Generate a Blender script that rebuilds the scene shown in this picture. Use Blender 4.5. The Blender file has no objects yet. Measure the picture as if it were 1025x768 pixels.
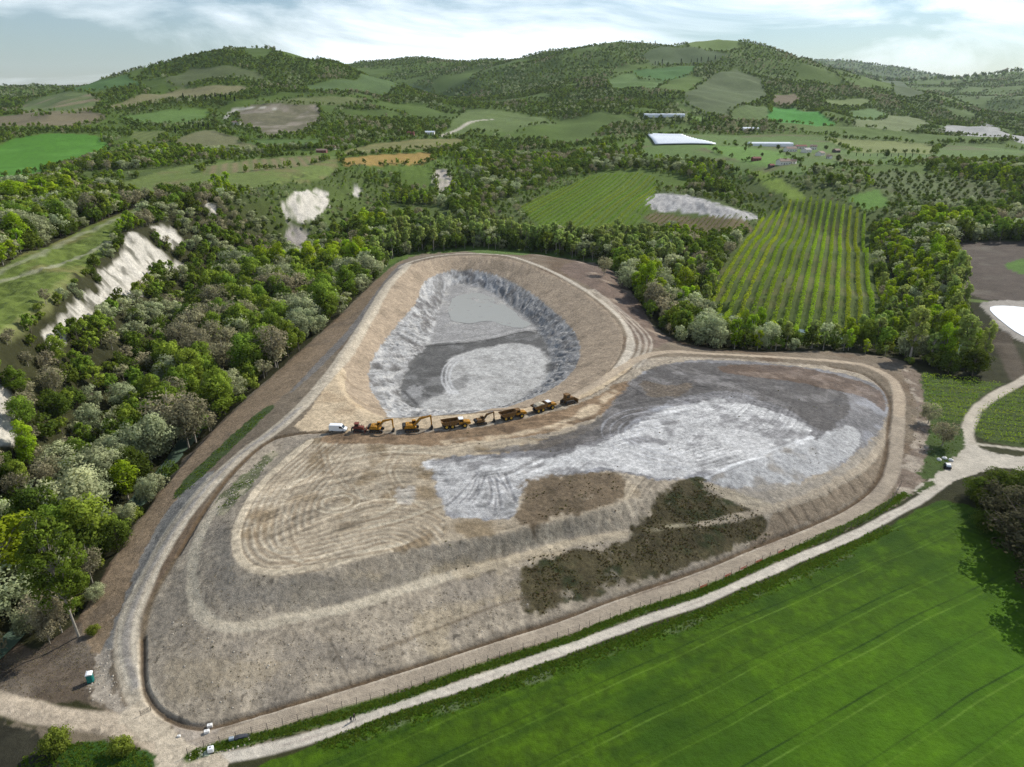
import bpy, bmesh, math, random
import numpy as np
from mathutils import Vector, Matrix
from mathutils.geometry import delaunay_2d_cdt

# ------------------------------------------------------------------ camera, sky, sun, exposure
SC = bpy.context.scene
COL = SC.collection
FPX, CAMZ, PITCH = 692.0, 115.0, math.radians(22.3)
cam_d = bpy.data.cameras.new('camera')
cam = bpy.data.objects.new('camera', cam_d)
COL.objects.link(cam)
cam.location = (0, 0, CAMZ)
cam.rotation_euler = (math.pi / 2 - PITCH, 0, 0)
cam_d.sensor_width = 36.0
cam_d.lens = 36.0 * FPX / 1024.0
cam_d.clip_start = 1.0
cam_d.clip_end = 60000.0
SC.camera = cam

SUN_EL = math.radians(39)
SUN_AZ = math.atan2(0.78, 0.63)          # clockwise from +Y
SUN_DIR = Vector((math.sin(SUN_AZ) * math.cos(SUN_EL), math.cos(SUN_AZ) * math.cos(SUN_EL), math.sin(SUN_EL)))
sun_d = bpy.data.lights.new('sun', 'SUN')
sun_d.energy = 5.0
sun_d.angle = math.radians(0.6)
sun_d.color = (1.0, 0.965, 0.90)
sun = bpy.data.objects.new('sun', sun_d)
COL.objects.link(sun)
sun.rotation_euler = SUN_DIR.to_track_quat('Z', 'Y').to_euler()
sun.location = (300, 300, 600)

W = bpy.data.worlds.new('World')
SC.world = W
W.use_nodes = True
wn, wl = W.node_tree.nodes, W.node_tree.links
wn.clear()
w_out = wn.new('ShaderNodeOutputWorld')
w_bg = wn.new('ShaderNodeBackground')
w_sky = wn.new('ShaderNodeTexSky')
w_sky.sky_type = 'NISHITA'
w_sky.sun_disc = False
w_sky.sun_elevation = SUN_EL
w_sky.sun_rotation = SUN_AZ
w_sky.air_density = 1.3
w_sky.dust_density = 0.4
w_sky.ozone_density = 1.5
w_bg.inputs["Strength"].default_value = 0.058
# thin streaky high cloud mixed over the sky
w_tc = wn.new('ShaderNodeTexCoord')
w_map = wn.new('ShaderNodeMapping')
w_map.inputs['Rotation'].default_value = (0, 0, 0.25)
w_map.inputs['Scale'].default_value = (1.6, 1.6, 7.0)
w_n1 = wn.new('ShaderNodeTexNoise')
w_n1.inputs['Scale'].default_value = 1.6
w_n1.inputs['Detail'].default_value = 9
w_n1.inputs['Roughness'].default_value = 0.56
w_n1.inputs['Distortion'].default_value = 0.6
w_ramp = wn.new('ShaderNodeValToRGB')
w_ramp.color_ramp.elements[0].position = 0.42
w_ramp.color_ramp.elements[0].color = (0.08, 0.08, 0.08, 1)
w_ramp.color_ramp.elements[1].position = 0.62
w_ramp.color_ramp.elements[1].color = (0.9, 0.9, 0.9, 1)
w_mix = wn.new('ShaderNodeMix')
w_mix.data_type = 'RGBA'
w_mix.inputs['B'].default_value = (25.0, 26.5, 27.5, 1)
wl.new(w_tc.outputs['Generated'], w_map.inputs['Vector'])
wl.new(w_map.outputs['Vector'], w_n1.inputs['Vector'])
wl.new(w_n1.outputs['Fac'], w_ramp.inputs['Fac'])
# cloud veil thinned overhead to cut the fill light, kept deep at low angles
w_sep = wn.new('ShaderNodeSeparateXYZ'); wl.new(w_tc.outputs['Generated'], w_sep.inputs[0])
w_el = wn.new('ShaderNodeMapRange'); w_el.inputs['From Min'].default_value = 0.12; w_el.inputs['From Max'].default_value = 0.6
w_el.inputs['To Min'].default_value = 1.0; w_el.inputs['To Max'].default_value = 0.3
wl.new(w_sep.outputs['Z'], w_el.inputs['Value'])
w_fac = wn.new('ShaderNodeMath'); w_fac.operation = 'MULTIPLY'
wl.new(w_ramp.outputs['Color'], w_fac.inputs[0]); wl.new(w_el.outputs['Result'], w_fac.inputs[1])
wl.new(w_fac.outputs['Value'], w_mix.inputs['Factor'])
w_tint = wn.new('ShaderNodeMix'); w_tint.data_type = 'RGBA'; w_tint.blend_type = 'MULTIPLY'; w_tint.inputs['Factor'].default_value = 1
w_tint.inputs['B'].default_value = (1.05, 1.34, 1.72, 1)
wl.new(w_sky.outputs['Color'], w_tint.inputs['A'])
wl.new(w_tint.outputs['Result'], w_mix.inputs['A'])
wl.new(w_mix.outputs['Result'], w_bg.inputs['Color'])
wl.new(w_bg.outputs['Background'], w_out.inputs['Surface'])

SC.view_settings.view_transform = 'Standard'
SC.view_settings.look = 'None'
SC.view_settings.gamma = 1.0
SC.view_settings.exposure = 0.0
SC.view_settings.use_curve_mapping = False
SC.render.engine = 'CYCLES'
SC.cycles.max_bounces = 5
SC.cycles.diffuse_bounces = 2
SC.cycles.glossy_bounces = 2
SC.cycles.transmission_bounces = 3
SC.cycles.volume_bounces = 0
SC.cycles.transparent_max_bounces = 6
SC.cycles.use_denoising = True
SC.cycles.denoising_prefilter = 'NONE'
SC.cycles.use_adaptive_sampling = True
SC.cycles.adaptive_threshold = 0.02

random.seed(7)
RNG = np.random.default_rng(7)
SP, CP = math.sin(PITCH), math.cos(PITCH)

# ------------------------------------------------------------------ pixel directions and noise
def pdir(px, py):
    x = (px - 512.0) / FPX
    y = (384.0 - py) / FPX
    return x, CP + y * SP, -SP + y * CP

def U(px, py, z):                      # photo direction met with a level at height z
    dx, dy, dz = pdir(px, py)
    t = (z - CAMZ) / dz
    return dx * t, dy * t, z

def D(px, py, yd):                     # photo direction at a chosen distance ahead
    dx, dy, dz = pdir(px, py)
    t = yd / dy
    return dx * t, yd, CAMZ + dz * t

def project(x, y, z):
    d = y * CP + (CAMZ - z) * SP
    return 512 + x / d * FPX, 384 + ((CAMZ - z) * CP - y * SP) / d * FPX

def _hash(ix, iy, seed):
    h = (ix.astype(np.int64) * 374761393 + iy.astype(np.int64) * 668265263 + seed * 974634777) & 0x7fffffff
    h = ((h ^ (h >> 13)) * 1274126177) & 0x7fffffff
    h = h ^ (h >> 16)
    return (h & 0xffff) / 65535.0

def vnoise(x, y, seed=0):
    x0 = np.floor(x); y0 = np.floor(y)
    fx = x - x0; fy = y - y0
    fx = fx * fx * (3 - 2 * fx); fy = fy * fy * (3 - 2 * fy)
    a = _hash(x0, y0, seed); b = _hash(x0 + 1, y0, seed)
    c = _hash(x0, y0 + 1, seed); d = _hash(x0 + 1, y0 + 1, seed)
    return (a * (1 - fx) + b * fx) * (1 - fy) + (c * (1 - fx) + d * fx) * fy

def fbm(x, y, scale, octv=4, seed=0, gain=0.55):
    x = np.asarray(x, float) / scale; y = np.asarray(y, float) / scale
    s = np.zeros_like(x); a = 1.0; t = 0.0
    for k in range(octv):
        s += a * (vnoise(x + 17.3 * k, y - 9.1 * k, seed + k) - 0.5)
        t += a * 0.5
        a *= gain; x = x * 2.03; y = y * 2.03
    return s / t                        # about -1..1

def sstep(a, b, x):
    t = np.clip((x - a) / (b - a), 0, 1)
    return t * t * (3 - 2 * t)

def rgb(r, g, b):
    o = []
    for v in (r, g, b):
        v /= 255.0
        o.append(v / 12.92 if v <= 0.04045 else ((v + 0.055) / 1.055) ** 2.4)
    return np.array(o)

def segdist(pts, X, Y, closed=False):
    pts = np.asarray(pts, float)[:, :2]
    n = len(pts)
    best = np.full(X.shape, 1e18)
    for i in range(n if closed else n - 1):
        a = pts[i]; b = pts[(i + 1) % n]
        d = b - a
        L2 = d @ d + 1e-12
        t = np.clip(((X - a[0]) * d[0] + (Y - a[1]) * d[1]) / L2, 0, 1)
        best = np.minimum(best, (X - a[0] - t * d[0]) ** 2 + (Y - a[1] - t * d[1]) ** 2)
    return np.sqrt(best)

def inside(poly, X, Y):
    poly = np.asarray(poly, float)[:, :2]
    c = np.zeros(X.shape, bool)
    n = len(poly)
    for i in range(n):
        x0, y0 = poly[i]; x1, y1 = poly[(i + 1) % n]
        if y0 == y1:
            continue
        k = (y0 > Y) != (y1 > Y)
        c ^= k & (X < (x1 - x0) * (Y - y0) / (y1 - y0) + x0)
    return c

def smooth_line(pts, n=4, closed=False):   # Catmull-Rom through the traced points
    P = [np.array(p, float) for p in pts]
    m = len(P)
    out = []
    for i in range(m if closed else m - 1):
        if closed:
            p0, p1, p2, p3 = P[i - 1], P[i], P[(i + 1) % m], P[(i + 2) % m]
        else:
            p0 = P[max(i - 1, 0)]; p1 = P[i]; p2 = P[i + 1]; p3 = P[min(i + 2, m - 1)]
        for k in range(n):
            t = k / n
            out.append(0.5 * (2 * p1 + (p2 - p0) * t + (2 * p0 - 5 * p1 + 4 * p2 - p3) * t * t + (3 * p1 - p0 - 3 * p2 + p3) * t ** 3))
    if not closed:
        out.append(P[-1])
    return np.array(out)
# ------------------------------------------------------------------ terrain control: lines traced on the photo, each with its height
CTRL = []
def ctl(line, z=None, step=5.0, closed=False):
    """line: (px,py) with z, or (px,py,z) points"""
    P = [(p[0], p[1], z if z is not None else p[2]) for p in line]
    P = smooth_line(P, 5, closed)
    w = [np.array(U(*p)) for p in P]
    if closed:
        w.append(w[0])
    for a, b in zip(w[:-1], w[1:]):
        n = max(1, int(np.hypot(*(b - a)[:2]) / step))
        for k in range(n):
            CTRL.append(a + (b - a) * k / n)
    if not closed:
        CTRL.append(w[-1])
def ctlw(line, step=6.0, smooth=True):
    w = smooth_line(line, 5) if smooth else np.array(line, float)
    for a, b in zip(w[:-1], w[1:]):
        n = max(1, int(np.hypot(*(b - a)[:2]) / step))
        for k in range(n):
            CTRL.append(a + (b - a) * k / n)
    CTRL.append(w[-1])
def ctlp(pts):
    for p in pts:
        CTRL.append(np.array(U(*p)))
def ctld(pts, back=None):
    for p in pts:
        w = np.array(D(*p)); CTRL.append(w)
        if back:
            CTRL.append(np.array((w[0] * (1 + back[0] / w[1]), w[1] + back[0], w[2] - back[1])))

# traced lines of the landfill (reused for colours)
PX_RING = [(182, 752), (240, 733), (300, 712), (356, 696), (420, 675), (500, 648), (560, 630), (612, 611), (700, 581), (746, 561), (800, 540), (843, 520), (869, 504), (887, 484), (895, 462), (897, 438), (899, 415), (899, 396), (893, 381), (876, 370), (850, 363), (787, 358), (711, 354), (672, 352), (648, 356), (628, 365), (600, 382), (570, 398)]
Z_RING = [0, 0, 0, 0, 0, 0, 0, 0, 0, 0, 0, .1, .3, .6, 1, 1.5, 2, 2.5, 3.1, 3.9, 4.8, 6.8, 9.0, 10.4, 11.2, 11.6, 11.8, 11.9]
PX_FOOT = [(143, 640), (144, 685), (155, 707), (172, 720), (192, 727), (210, 727), (240, 719), (300, 701), (356, 684), (420, 664), (500, 638), (560, 619), (612, 599), (700, 569), (746, 550), (800, 529), (840, 511), (868, 492), (881, 472), (886, 450), (888, 425), (890, 405), (882, 388), (862, 374), (830, 367), (770, 362), (705, 358)]
Z_FOOT = [1, .4, .2, 0, -.1, -.2, -.2, -.2, -.2, -.2, -.2, -.2, -.2, -.2, -.2, -.1, 0, .2, .7, 1.2, 1.7, 2.2, 2.9, 3.9, 5, 7.2, 9.2]
PX_LROAD = [(150, 715), (136, 685), (127, 655), (128, 625), (140, 593), (163, 547), (188, 510), (217, 476), (246, 450), (272, 432), (300, 408), (322, 384), (345, 354), (368, 318), (388, 285), (408, 265)]
Z_LROAD = [0, .4, .9, 1.5, 2.4, 4.2, 6.2, 8.2, 9.8, 11, 11.8, 12, 12, 12, 12, 12]
PX_LDITCH = [(143, 640), (146, 622), (155, 595), (178, 556), (212, 500), (240, 466), (267, 443), (292, 435), (330, 432)]
Z_LDITCH = [1, 1.5, 2.3, 4.1, 7, 8.9, 10.5, 11.3, 11.8]
PX_BENCH = [(282, 446), (256, 470), (222, 501), (205, 526), (194, 556), (193, 593), (203, 616), (225, 626), (250, 626), (300, 617), (350, 607), (400, 591), (456, 574), (519, 557), (573, 543), (624, 535), (700, 525), (761, 512), (812, 495), (843, 479), (867, 464), (880, 445), (888, 434)]
Z_BENCH = [10.4, 9.2, 7.6, 6.7, 6.0, 5.4, 5.2, 5, 5, 5, 5, 5, 5, 5, 5, 5, 4.8, 4.6, 4.0, 3.4, 2.8, 2.2, 1.7]
PX_PLAT = [(306, 442), (268, 474), (246, 500), (232, 532), (234, 558), (250, 572), (279, 576), (314, 571), (351, 563), (384, 554), (440, 544), (520, 530), (590, 512), (640, 496), (690, 484), (740, 468), (790, 450), (825, 436), (846, 420), (850, 404), (838, 391)]
Z_PLAT = [11.2, 10.8, 10.5, 10.4, 10.3, 10.3, 10.3, 10.3, 10.3, 10.3, 10.2, 10, 9.9, 9.8, 9.7, 9.5, 8.9, 8.0, 7.2, 6.6, 6.2]
PX_VEH = [(330, 431), (400, 431), (460, 427), (520, 417), (580, 401), (620, 379), (650, 360)]
PX_RIM = [(337, 378), (340, 360), (352, 340), (376, 306), (394, 279), (412, 265), (440, 258), (475, 256), (515, 261), (560, 279), (598, 304), (620, 328), (622, 348), (610, 370), (585, 391), (540, 405), (485, 412), (430, 416), (385, 417), (352, 404)]
PX_PBEN = [(370, 389), (369, 368), (384, 342), (402, 320), (416, 303), (425, 282), (452, 271), (486, 273), (519, 286), (552, 310), (573, 331), (580, 353), (571, 374), (545, 393), (506, 408)]
PX_FLOOR = [(401, 398), (404, 375), (428, 346), (437, 318), (446, 291), (457, 285), (472, 286), (492, 293), (519, 313), (537, 329), (549, 353), (549, 373), (532, 392), (506, 406), (460, 410), (419, 409)]
def zip3(p, z):
    return [(a[0], a[1], b) for a, b in zip(p, z)]
ctl(zip3(PX_RING, Z_RING)); ctl(zip3(PX_FOOT, Z_FOOT)); ctl(zip3(PX_LROAD, Z_LROAD)); ctl(zip3(PX_LDITCH, Z_LDITCH))
ctl(zip3(PX_BENCH, Z_BENCH), step=4); ctl(zip3(PX_PLAT, Z_PLAT), step=4); ctl(PX_VEH, 12)
ctl(PX_RIM, 12, step=4, closed=True)
ctl(PX_PBEN, 5, step=4)
ctlw([(-44, 232, 5), (-35, 232, 5), (-20, 236, 5), (-8, 243, 5)], step=4)      # near bench of the pit, behind the lip
ctl(PX_FLOOR, -2, step=4, closed=True)
# bench has a width: repeat it a little inward on the site side
for a, b in ((PX_BENCH, Z_BENCH),):
    ctl([(p[0], p[1] - 5, z + .15) for p, z in zip(a, b)][7:17], step=5)
ctl([(p[0], p[1], z) for p, z in zip([(150, 700), (112, 690), (100, 665)], (0, -.3, -.6))])
ctlp([(400, 500, 11), (330, 500, 10.8), (460, 470, 11.2), (600, 470, 11), (540, 500, 10.6), (700, 420, 11), (760, 405, 10), (700, 385, 10.8), (640, 400, 11.6), (800, 420, 9.2), (700, 450, 10.6), (480, 345, -2), (470, 310, -2), (490, 380, -2), (440, 385, -2)])
# outer strip on the river side of the site
PX_STRIP_L = [(396, 263), (372, 285), (335, 322), (290, 362), (245, 402), (205, 440), (165, 487), (130, 535), (100, 585), (82, 622)]
Z_STRIP_L = [9, 8, 6.5, 5, 3.5, 2.2, .8, -.4, -1, -1.5]
PX_STRIP_R = [(403, 266), (378, 292), (345, 335), (310, 372), (268, 410), (222, 455), (185, 492), (160, 530), (135, 575), (112, 620), (100, 655)]
Z_STRIP_R = [11, 11, 10.5, 10, 8.5, 6.0, 4, 2.2, .8, .2, -.2]
ctl(zip3(PX_STRIP_L, Z_STRIP_L)); ctl(zip3(PX_STRIP_R, Z_STRIP_R))
# spoil beyond the pit, banks, meadow and field levels
ctlp([(600, 285, 11), (640, 330, 10), (655, 342, 9), (610, 270, 8), (580, 262, 9), (540, 255, 8), (480, 250, 7), (420, 255, 7), (400, 252, 4), (650, 310, 3), (665, 335, 4), (700, 345, 3.5), (760, 350, 2.5), (830, 352, 1.5), (890, 360, 1), (920, 375, 1), (932, 400, .6), (938, 440, .4), (930, 480, .2)])
ctlp([(300, 766, 0), (600, 766, 0), (800, 766, 0), (1020, 766, 0), (700, 650, 0), (900, 620, 0), (1020, 620, 0), (1020, 500, .3), (985, 455, .2), (980, 420, .5), (1018, 385, .8), (1060, 420, .5), (1150, 500, 0), (1100, 700, 0), (400, 720, 0), (800, 570, 0), (950, 480, 0)])
ctlp([(150, 768, 0), (60, 745, -.3), (0, 700, 0), (60, 716, 0), (0, 768, -1), (60, 670, -.8), (20, 680, -1), (110, 720, 0), (90, 682, -.3), (-60, 700, 0), (-80, 768, -1), (-200, 766, 0)])
# river
RIVER_W = [(-150, 92, -6.5), (-124, 118, -6.5), (-121, 150, -6.5), (-121, 195, -6.5), (-124, 235, -6.4), (-130, 290, -6.3), (-134, 350, -6.2), (-128, 430, -6), (-108, 520, -6), (-60, 572, -6), (0, 580, -6), (55, 548, -6), (84, 505, -6), (97, 466, -6.2), (112, 425, -6.3), (146, 385, -6.3), (190, 352, -6.4), (222, 335, -6.4), (240, 348, -6.4), (244, 385, -6.3), (248, 440, -6.2), (275, 500, -6), (300, 560, -6), (300, 650, -5.5), (260, 760, -5), (200, 860, -4)]
RIVER_S = smooth_line(RIVER_W, 6)
ctlw(RIVER_W)
rt = np.gradient(RIVER_S[:, :2], axis=0); rt /= np.linalg.norm(rt, axis=1)[:, None] + 1e-9
for sgn in (-1, 1):
    off = RIVER_S.copy(); off[:, 0] += -rt[:, 1] * sgn * 7.5; off[:, 1] += rt[:, 0] * sgn * 7.5; off[:, 2] += 2.6
    for p in off[::2]:
        CTRL.append(p)
# the plateau on the left, its white cliffs and the gorge below them
EDGE = [(-175, 60, 36), (-178, 130, 37), (-176, 180, 38), (-182, 225, 38), (-194, 270, 38), (-206, 320, 38), (-222, 370, 38), (-229, 414, 38), (-236, 470, 38), (-226, 540, 38), (-214, 600, 38), (-198, 655, 38), (-205, 720, 39), (-200, 790, 40), (-180, 850, 40), (-150, 920, 41), (-110, 960, 41), (-80, 1010, 42)]
ctlw(EDGE, 8)
FOOTL = [(-152, 60, 0), (-154, 130, 0), (-152, 180, 0), (-156, 225, 1), (-164, 270, 2), (-174, 320, 2), (-188, 370, 3), (-196, 410, 3), (-200, 470, 3), (-188, 535, 2), (-178, 585, 1), (-160, 628, 1), (-150, 690, 3), (-135, 750, 6), (-110, 800, 8), (-85, 860, 10), (-50, 905, 10)]
ctlw(FOOTL, 8)
ctlw([(e[0] * .62 + f[0] * .38, e[1] * .62 + f[1] * .38, e[2] * .42 + f[2] * .58 + 3) for e, f in zip(EDGE, FOOTL)], 8)
ctlw([(e[0] - 4, e[1] + 1, e[2] + .6) for e in EDGE], 10)
ctlp([(60, 250, 39), (0, 300, 39), (0, 260, 40), (110, 222, 40), (150, 208, 41), (-100, 300, 40), (0, 235, 33), (60, 215, 33), (110, 190, 36), (0, 200, 38), (40, 182, 42), (170, 188, 42), (230, 180, 42), (300, 172, 42), (330, 155, 46), (380, 155, 44), (440, 150, 44), (200, 165, 48), (120, 165, 46), (-150, 180, 45), (470, 160, 43), (520, 140, 45), (480, 140, 46)])
# valley floor behind the pit and to the right
ctlp([(420, 235, 0), (480, 232, 0), (560, 232, 1), (620, 240, 0), (640, 260, -1), (540, 226, 3), (590, 200, 12), (530, 205, 10), (620, 179, 21), (655, 180, 22), (660, 200, 14), (650, 214, 9), (690, 222, 6), (720, 235, 5), (755, 222, 8), (500, 185, 12), (510, 165, 24), (560, 165, 30), (600, 162, 36), (470, 190, 8)])
ctlp([(650, 198, 22), (700, 197, 24), (745, 208, 20), (655, 208, 11), (700, 213, 11), (748, 217, 12), (680, 172, 40), (740, 178, 38), (790, 190, 32), (770, 172, 40), (800, 205, 20), (860, 205, 18), (720, 300, 1), (690, 280, 1), (740, 260, 5), (800, 250, 8), (870, 250, 7), (880, 300, 2), (780, 330, 0), (850, 330, 0), (885, 335, 0), (730, 335, 0), (810, 290, 4)])
ctlp([(950, 250, 3), (1020, 245, 4), (1100, 250, 5), (945, 290, 2), (1020, 300, 2), (1100, 320, 2), (985, 305, 1.5), (1018, 330, 1.5), (1010, 360, 1), (992, 318, 1.5), (1004, 330, 1.5), (1030, 345, 1.5), (1050, 330, 1.5), (1075, 355, 1.5), (1000, 345, 1.2), (970, 385, .6), (940, 235, 4), (900, 215, 12), (960, 205, 14), (1020, 210, 14), (870, 175, 26), (940, 180, 26), (1010, 185, 26), (1100, 190, 26), (860, 168, 40), (930, 168, 40), (1000, 172, 38), (1060, 178, 38), (1150, 190, 36)])
ctlp([(640, 152, 45), (700, 152, 45), (780, 165, 42), (820, 165, 42), (850, 160, 43), (900, 160, 43), (1000, 163, 42), (685, 137, 60), (645, 139, 56), (722, 140, 55), (770, 145, 47), (850, 148, 46), (930, 150, 45), (1024, 155, 44), (1100, 160, 44)])
# hills: photo direction and distance ahead
ctld([(-120, 160, 900), (0, 165, 900), (60, 160, 950), (-120, 135, 1250), (0, 135, 1250), (80, 130, 1250), (150, 135, 1200), (230, 130, 1200), (330, 138, 1200), (420, 134, 1300), (480, 126, 1500),
      (-120, 114, 1700), (0, 112, 1700), (60, 108, 1700), (120, 105, 1650), (200, 100, 1700), (280, 105, 1650), (340, 110, 1600), (400, 116, 1550), (440, 112, 1750), (-120, 100, 2100), (0, 102, 2100), (40, 98, 2100), (90, 87, 2050), (150, 80, 2000), (210, 75, 2000), (270, 72, 2050), (330, 80, 2000), (370, 95, 1900)])
ctld([(100, 77, 2250), (130, 64, 2250), (160, 51, 2280), (200, 39, 2300), (240, 34, 2350), (290, 38, 2350), (340, 51, 2300), (375, 69, 2250), (405, 90, 2100), (430, 104, 2000)], (700, 150))
ctld([(-120, 86, 3300), (0, 86, 3300), (40, 81, 3400), (75, 82, 3300)], (800, 160))
ctld([(330, 64, 4300), (350, 61, 4200), (380, 60, 4000), (405, 53, 3900), (430, 57, 3900), (470, 57, 3800), (505, 60, 3600)], (900, 200))
ctld([(440, 85, 3000), (480, 90, 2600), (500, 108, 2100), (460, 100, 2500), (410, 85, 3100), (380, 82, 3200)])
ctld([(520, 56, 3250), (550, 48, 3150), (590, 38, 3050), (620, 35, 3000), (660, 41, 3000), (720, 34, 3000), (750, 41, 2900), (790, 49, 2800), (830, 63, 2700), (870, 75, 2600), (920, 94, 2500), (980, 111, 2400)], (800, 170))
ctld([(520, 85, 2500), (560, 80, 2400), (600, 75, 2500), (650, 70, 2500), (700, 75, 2400), (750, 75, 2400), (800, 85, 2300), (850, 95, 2300), (900, 105, 2300), (520, 108, 1900), (570, 104, 1900), (620, 104, 1900), (680, 100, 1900), (740, 100, 1950), (800, 108, 1900), (860, 115, 1950), (920, 121, 2050), (980, 124, 2100),
      (560, 128, 1500), (640, 125, 1550), (720, 122, 1600), (800, 125, 1600), (880, 130, 1700), (960, 135, 1750), (1024, 140, 1700), (1130, 140, 1700), (1130, 120, 2400)])
ctld([(780, 56, 9000), (810, 52, 9000), (835, 50, 9000), (855, 53, 9000), (875, 60, 9000), (905, 67, 9000), (935, 72, 8600), (950, 69, 8300), (965, 72, 8000)], (1200, 300))
ctld([(930, 78, 5600), (955, 72, 5500), (975, 67, 5200), (998, 61, 5000), (1024, 58, 5000), (1130, 54, 5000)], (1000, 300))
ctld([(960, 100, 4000), (1024, 98, 3500), (1024, 116, 2800), (950, 108, 3400), (990, 88, 4300), (1130, 95, 3500)])
for x in range(-14000, 14001, 2000):
    CTRL.append(np.array((x, 12500.0, 0.0)))
for y in (300, 1000, 2500, 5000, 9000):
    for s in (-1, 1):
        CTRL.append(np.array((s * (y * 1.45 + 150), y, 20.0 + (30 if s < 0 else 0))))
CTRL += [np.array((x, y, 0.0)) for x in (-110, -60, 0, 60, 120, 200) for y in (20, 55, 78)]

# ------------------------------------------------------------------ one polar sheet, finer towards the camera
AZ = np.radians(np.linspace(-54, 54, 1001))
rr = [62.0]
while rr[-1] < 13500:
    r = rr[-1]
    dr = (.9 if r < 520 else 1.3) * (r * r + CAMZ ** 2) / (FPX * CAMZ)
    cap = 18.0 if r < 4200 else 70.0
    rr.append(r + min(dr, cap))
RR = np.array(rr)
NA, NR = len(AZ), len(RR)
GX = np.sin(AZ)[None, :] * RR[:, None]
GY = np.cos(AZ)[None, :] * RR[:, None]
GZ = np.zeros((NR, NA))
cv = [Vector((p[0], p[1])) for p in CTRL]
res = delaunay_2d_cdt(cv, [], [], 0, 0.4)
tv = np.array([(v.x, v.y) for v in res[0]])
tz = np.zeros(len(tv))
for i, o in enumerate(res[3]):
    tz[i] = np.mean([CTRL[k][2] for k in o])
for f in res[2]:
    a, b, c = (tv[k] for k in f[:3])
    P = np.array((a, b, c))
    if P[:, 1].max() < 10:
        continue
    az = np.arctan2(P[:, 0], np.maximum(P[:, 1], 1.0)); rad = np.hypot(P[:, 0], P[:, 1])
    j0, j1 = np.searchsorted(AZ, az.min()), np.searchsorted(AZ, az.max())
    # nearest radius of the triangle can lie on an edge
    rmin = rad.min()
    for p, q in ((a, b), (b, c), (c, a)):
        d = q - p; t = np.clip(-(p @ d) / (d @ d + 1e-9), 0, 1); rmin = min(rmin, np.hypot(*(p + t * d)))
    i0, i1 = np.searchsorted(RR, rmin), np.searchsorted(RR, rad.max())
    if i0 >= i1 or j0 >= j1:
        continue
    X = GX[i0:i1, j0:j1]; Y = GY[i0:i1, j0:j1]
    det = (b[1] - c[1]) * (a[0] - c[0]) + (c[0] - b[0]) * (a[1] - c[1])
    if abs(det) < 1e-9:
        continue
    l1 = ((b[1] - c[1]) * (X - c[0]) + (c[0] - b[0]) * (Y - c[1])) / det
    l2 = ((c[1] - a[1]) * (X - c[0]) + (a[0] - c[0]) * (Y - c[1])) / det
    l3 = 1 - l1 - l2
    m = (l1 >= -1e-9) & (l2 >= -1e-9) & (l3 >= -1e-9)
    zz = l1 * tz[f[0]] + l2 * tz[f[1]] + l3 * tz[f[2]]
    GZ[i0:i1, j0:j1][m] = zz[m]

def blur(A, n, axis, passes=3):
    for _ in range(passes):
        P = np.concatenate([np.repeat(A.take([0], axis), n, axis), A, np.repeat(A.take([-1], axis), n, axis)], axis)
        S = np.cumsum(P, axis)
        z = np.zeros_like(S.take([0], axis))
        S = np.concatenate([z, S], axis)
        L = A.shape[axis]
        A = (S.take(range(2 * n + 1, 2 * n + 1 + L), axis) - S.take(range(0, L), axis)) / (2 * n + 1)
    return A
Zs = blur(blur(GZ, 1, 0, 2), 1, 1, 2)
Zm = blur(blur(GZ, 5, 0, 2), 7, 1, 2)
Zb = blur(blur(GZ, 9, 0, 2), 14, 1, 2)
RG = np.repeat(RR[:, None], NA, 1)
w1 = sstep(600, 760, GY); w2 = sstep(900, 1500, GY)
GZ = Zs * (1 - w1) + Zm * w1
GZ = GZ * (1 - w2) + Zb * w2
hill = sstep(900, 1900, RG)
GZ += hill * (fbm(GX, GY, 420, 4, 11) * 20 - np.abs(fbm(GX, GY, 330, 3, 14)) * 34 + 9 + fbm(GX, GY, 120, 3, 12) * 5) * (1 - sstep(6000, 9000, RG) * .4)
# rough ground: erosion on cliffs, rills and lumps on the fill
cliff_d = segdist(np.array(EDGE), GX, GY)
cl = (1 - sstep(20, 50, cliff_d)) * (GX < -60) * (GY < 1000)
GZ += cl * (fbm(GX, GY, 26, 4, 21) * 4.5 + np.abs(fbm(GX, GY, 9, 3, 22)) * -2.0)
near = (1 - sstep(500, 700, RG))
GZ += near * (fbm(GX, GY, 14, 3, 31) * .16 + fbm(GX, GY, 3.2, 2, 32) * .05)

def ground(x, y):
    x = np.asarray(x, float); y = np.asarray(y, float)
    r = np.clip(np.hypot(x, y), RR[0], RR[-1] - 1); a = np.arctan2(x, y)
    fi = np.interp(r, RR, np.arange(NR)); fj = np.clip((a - AZ[0]) / (AZ[1] - AZ[0]), 0, NA - 1.001)
    i = np.minimum(fi.astype(int), NR - 2); j = fj.astype(int)
    u = fi - i; v = fj - j
    return (GZ[i, j] * (1 - u) + GZ[i + 1, j] * u) * (1 - v) + (GZ[i, j + 1] * (1 - u) + GZ[i + 1, j + 1] * u) * v

_T = np.concatenate([np.geomspace(90, 13000, 1400)])
def hit(px, py):                       # where a photo direction meets the terrain
    dx, dy, dz = pdir(px, py)
    z = CAMZ + dz * _T
    below = z < ground(dx * _T, dy * _T)
    k = np.argmax(below)
    if not below.any():
        k = len(_T) - 1
    lo, hi = _T[max(k - 1, 0)], _T[k]
    for _ in range(18):
        m = (lo + hi) / 2
        if CAMZ + dz * m < float(ground(dx * m, dy * m)):
            hi = m
        else:
            lo = m
    return dx * hi, dy * hi, CAMZ + dz * hi
def hits(pts, sub=1, closed=False, smooth=True):
    P = [np.array(p[:2], float) for p in pts]
    if smooth:
        P = smooth_line(P, 4 if sub == 1 else sub, closed)
    return np.array([hit(p[0], p[1])[:2] for p in P])
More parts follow.
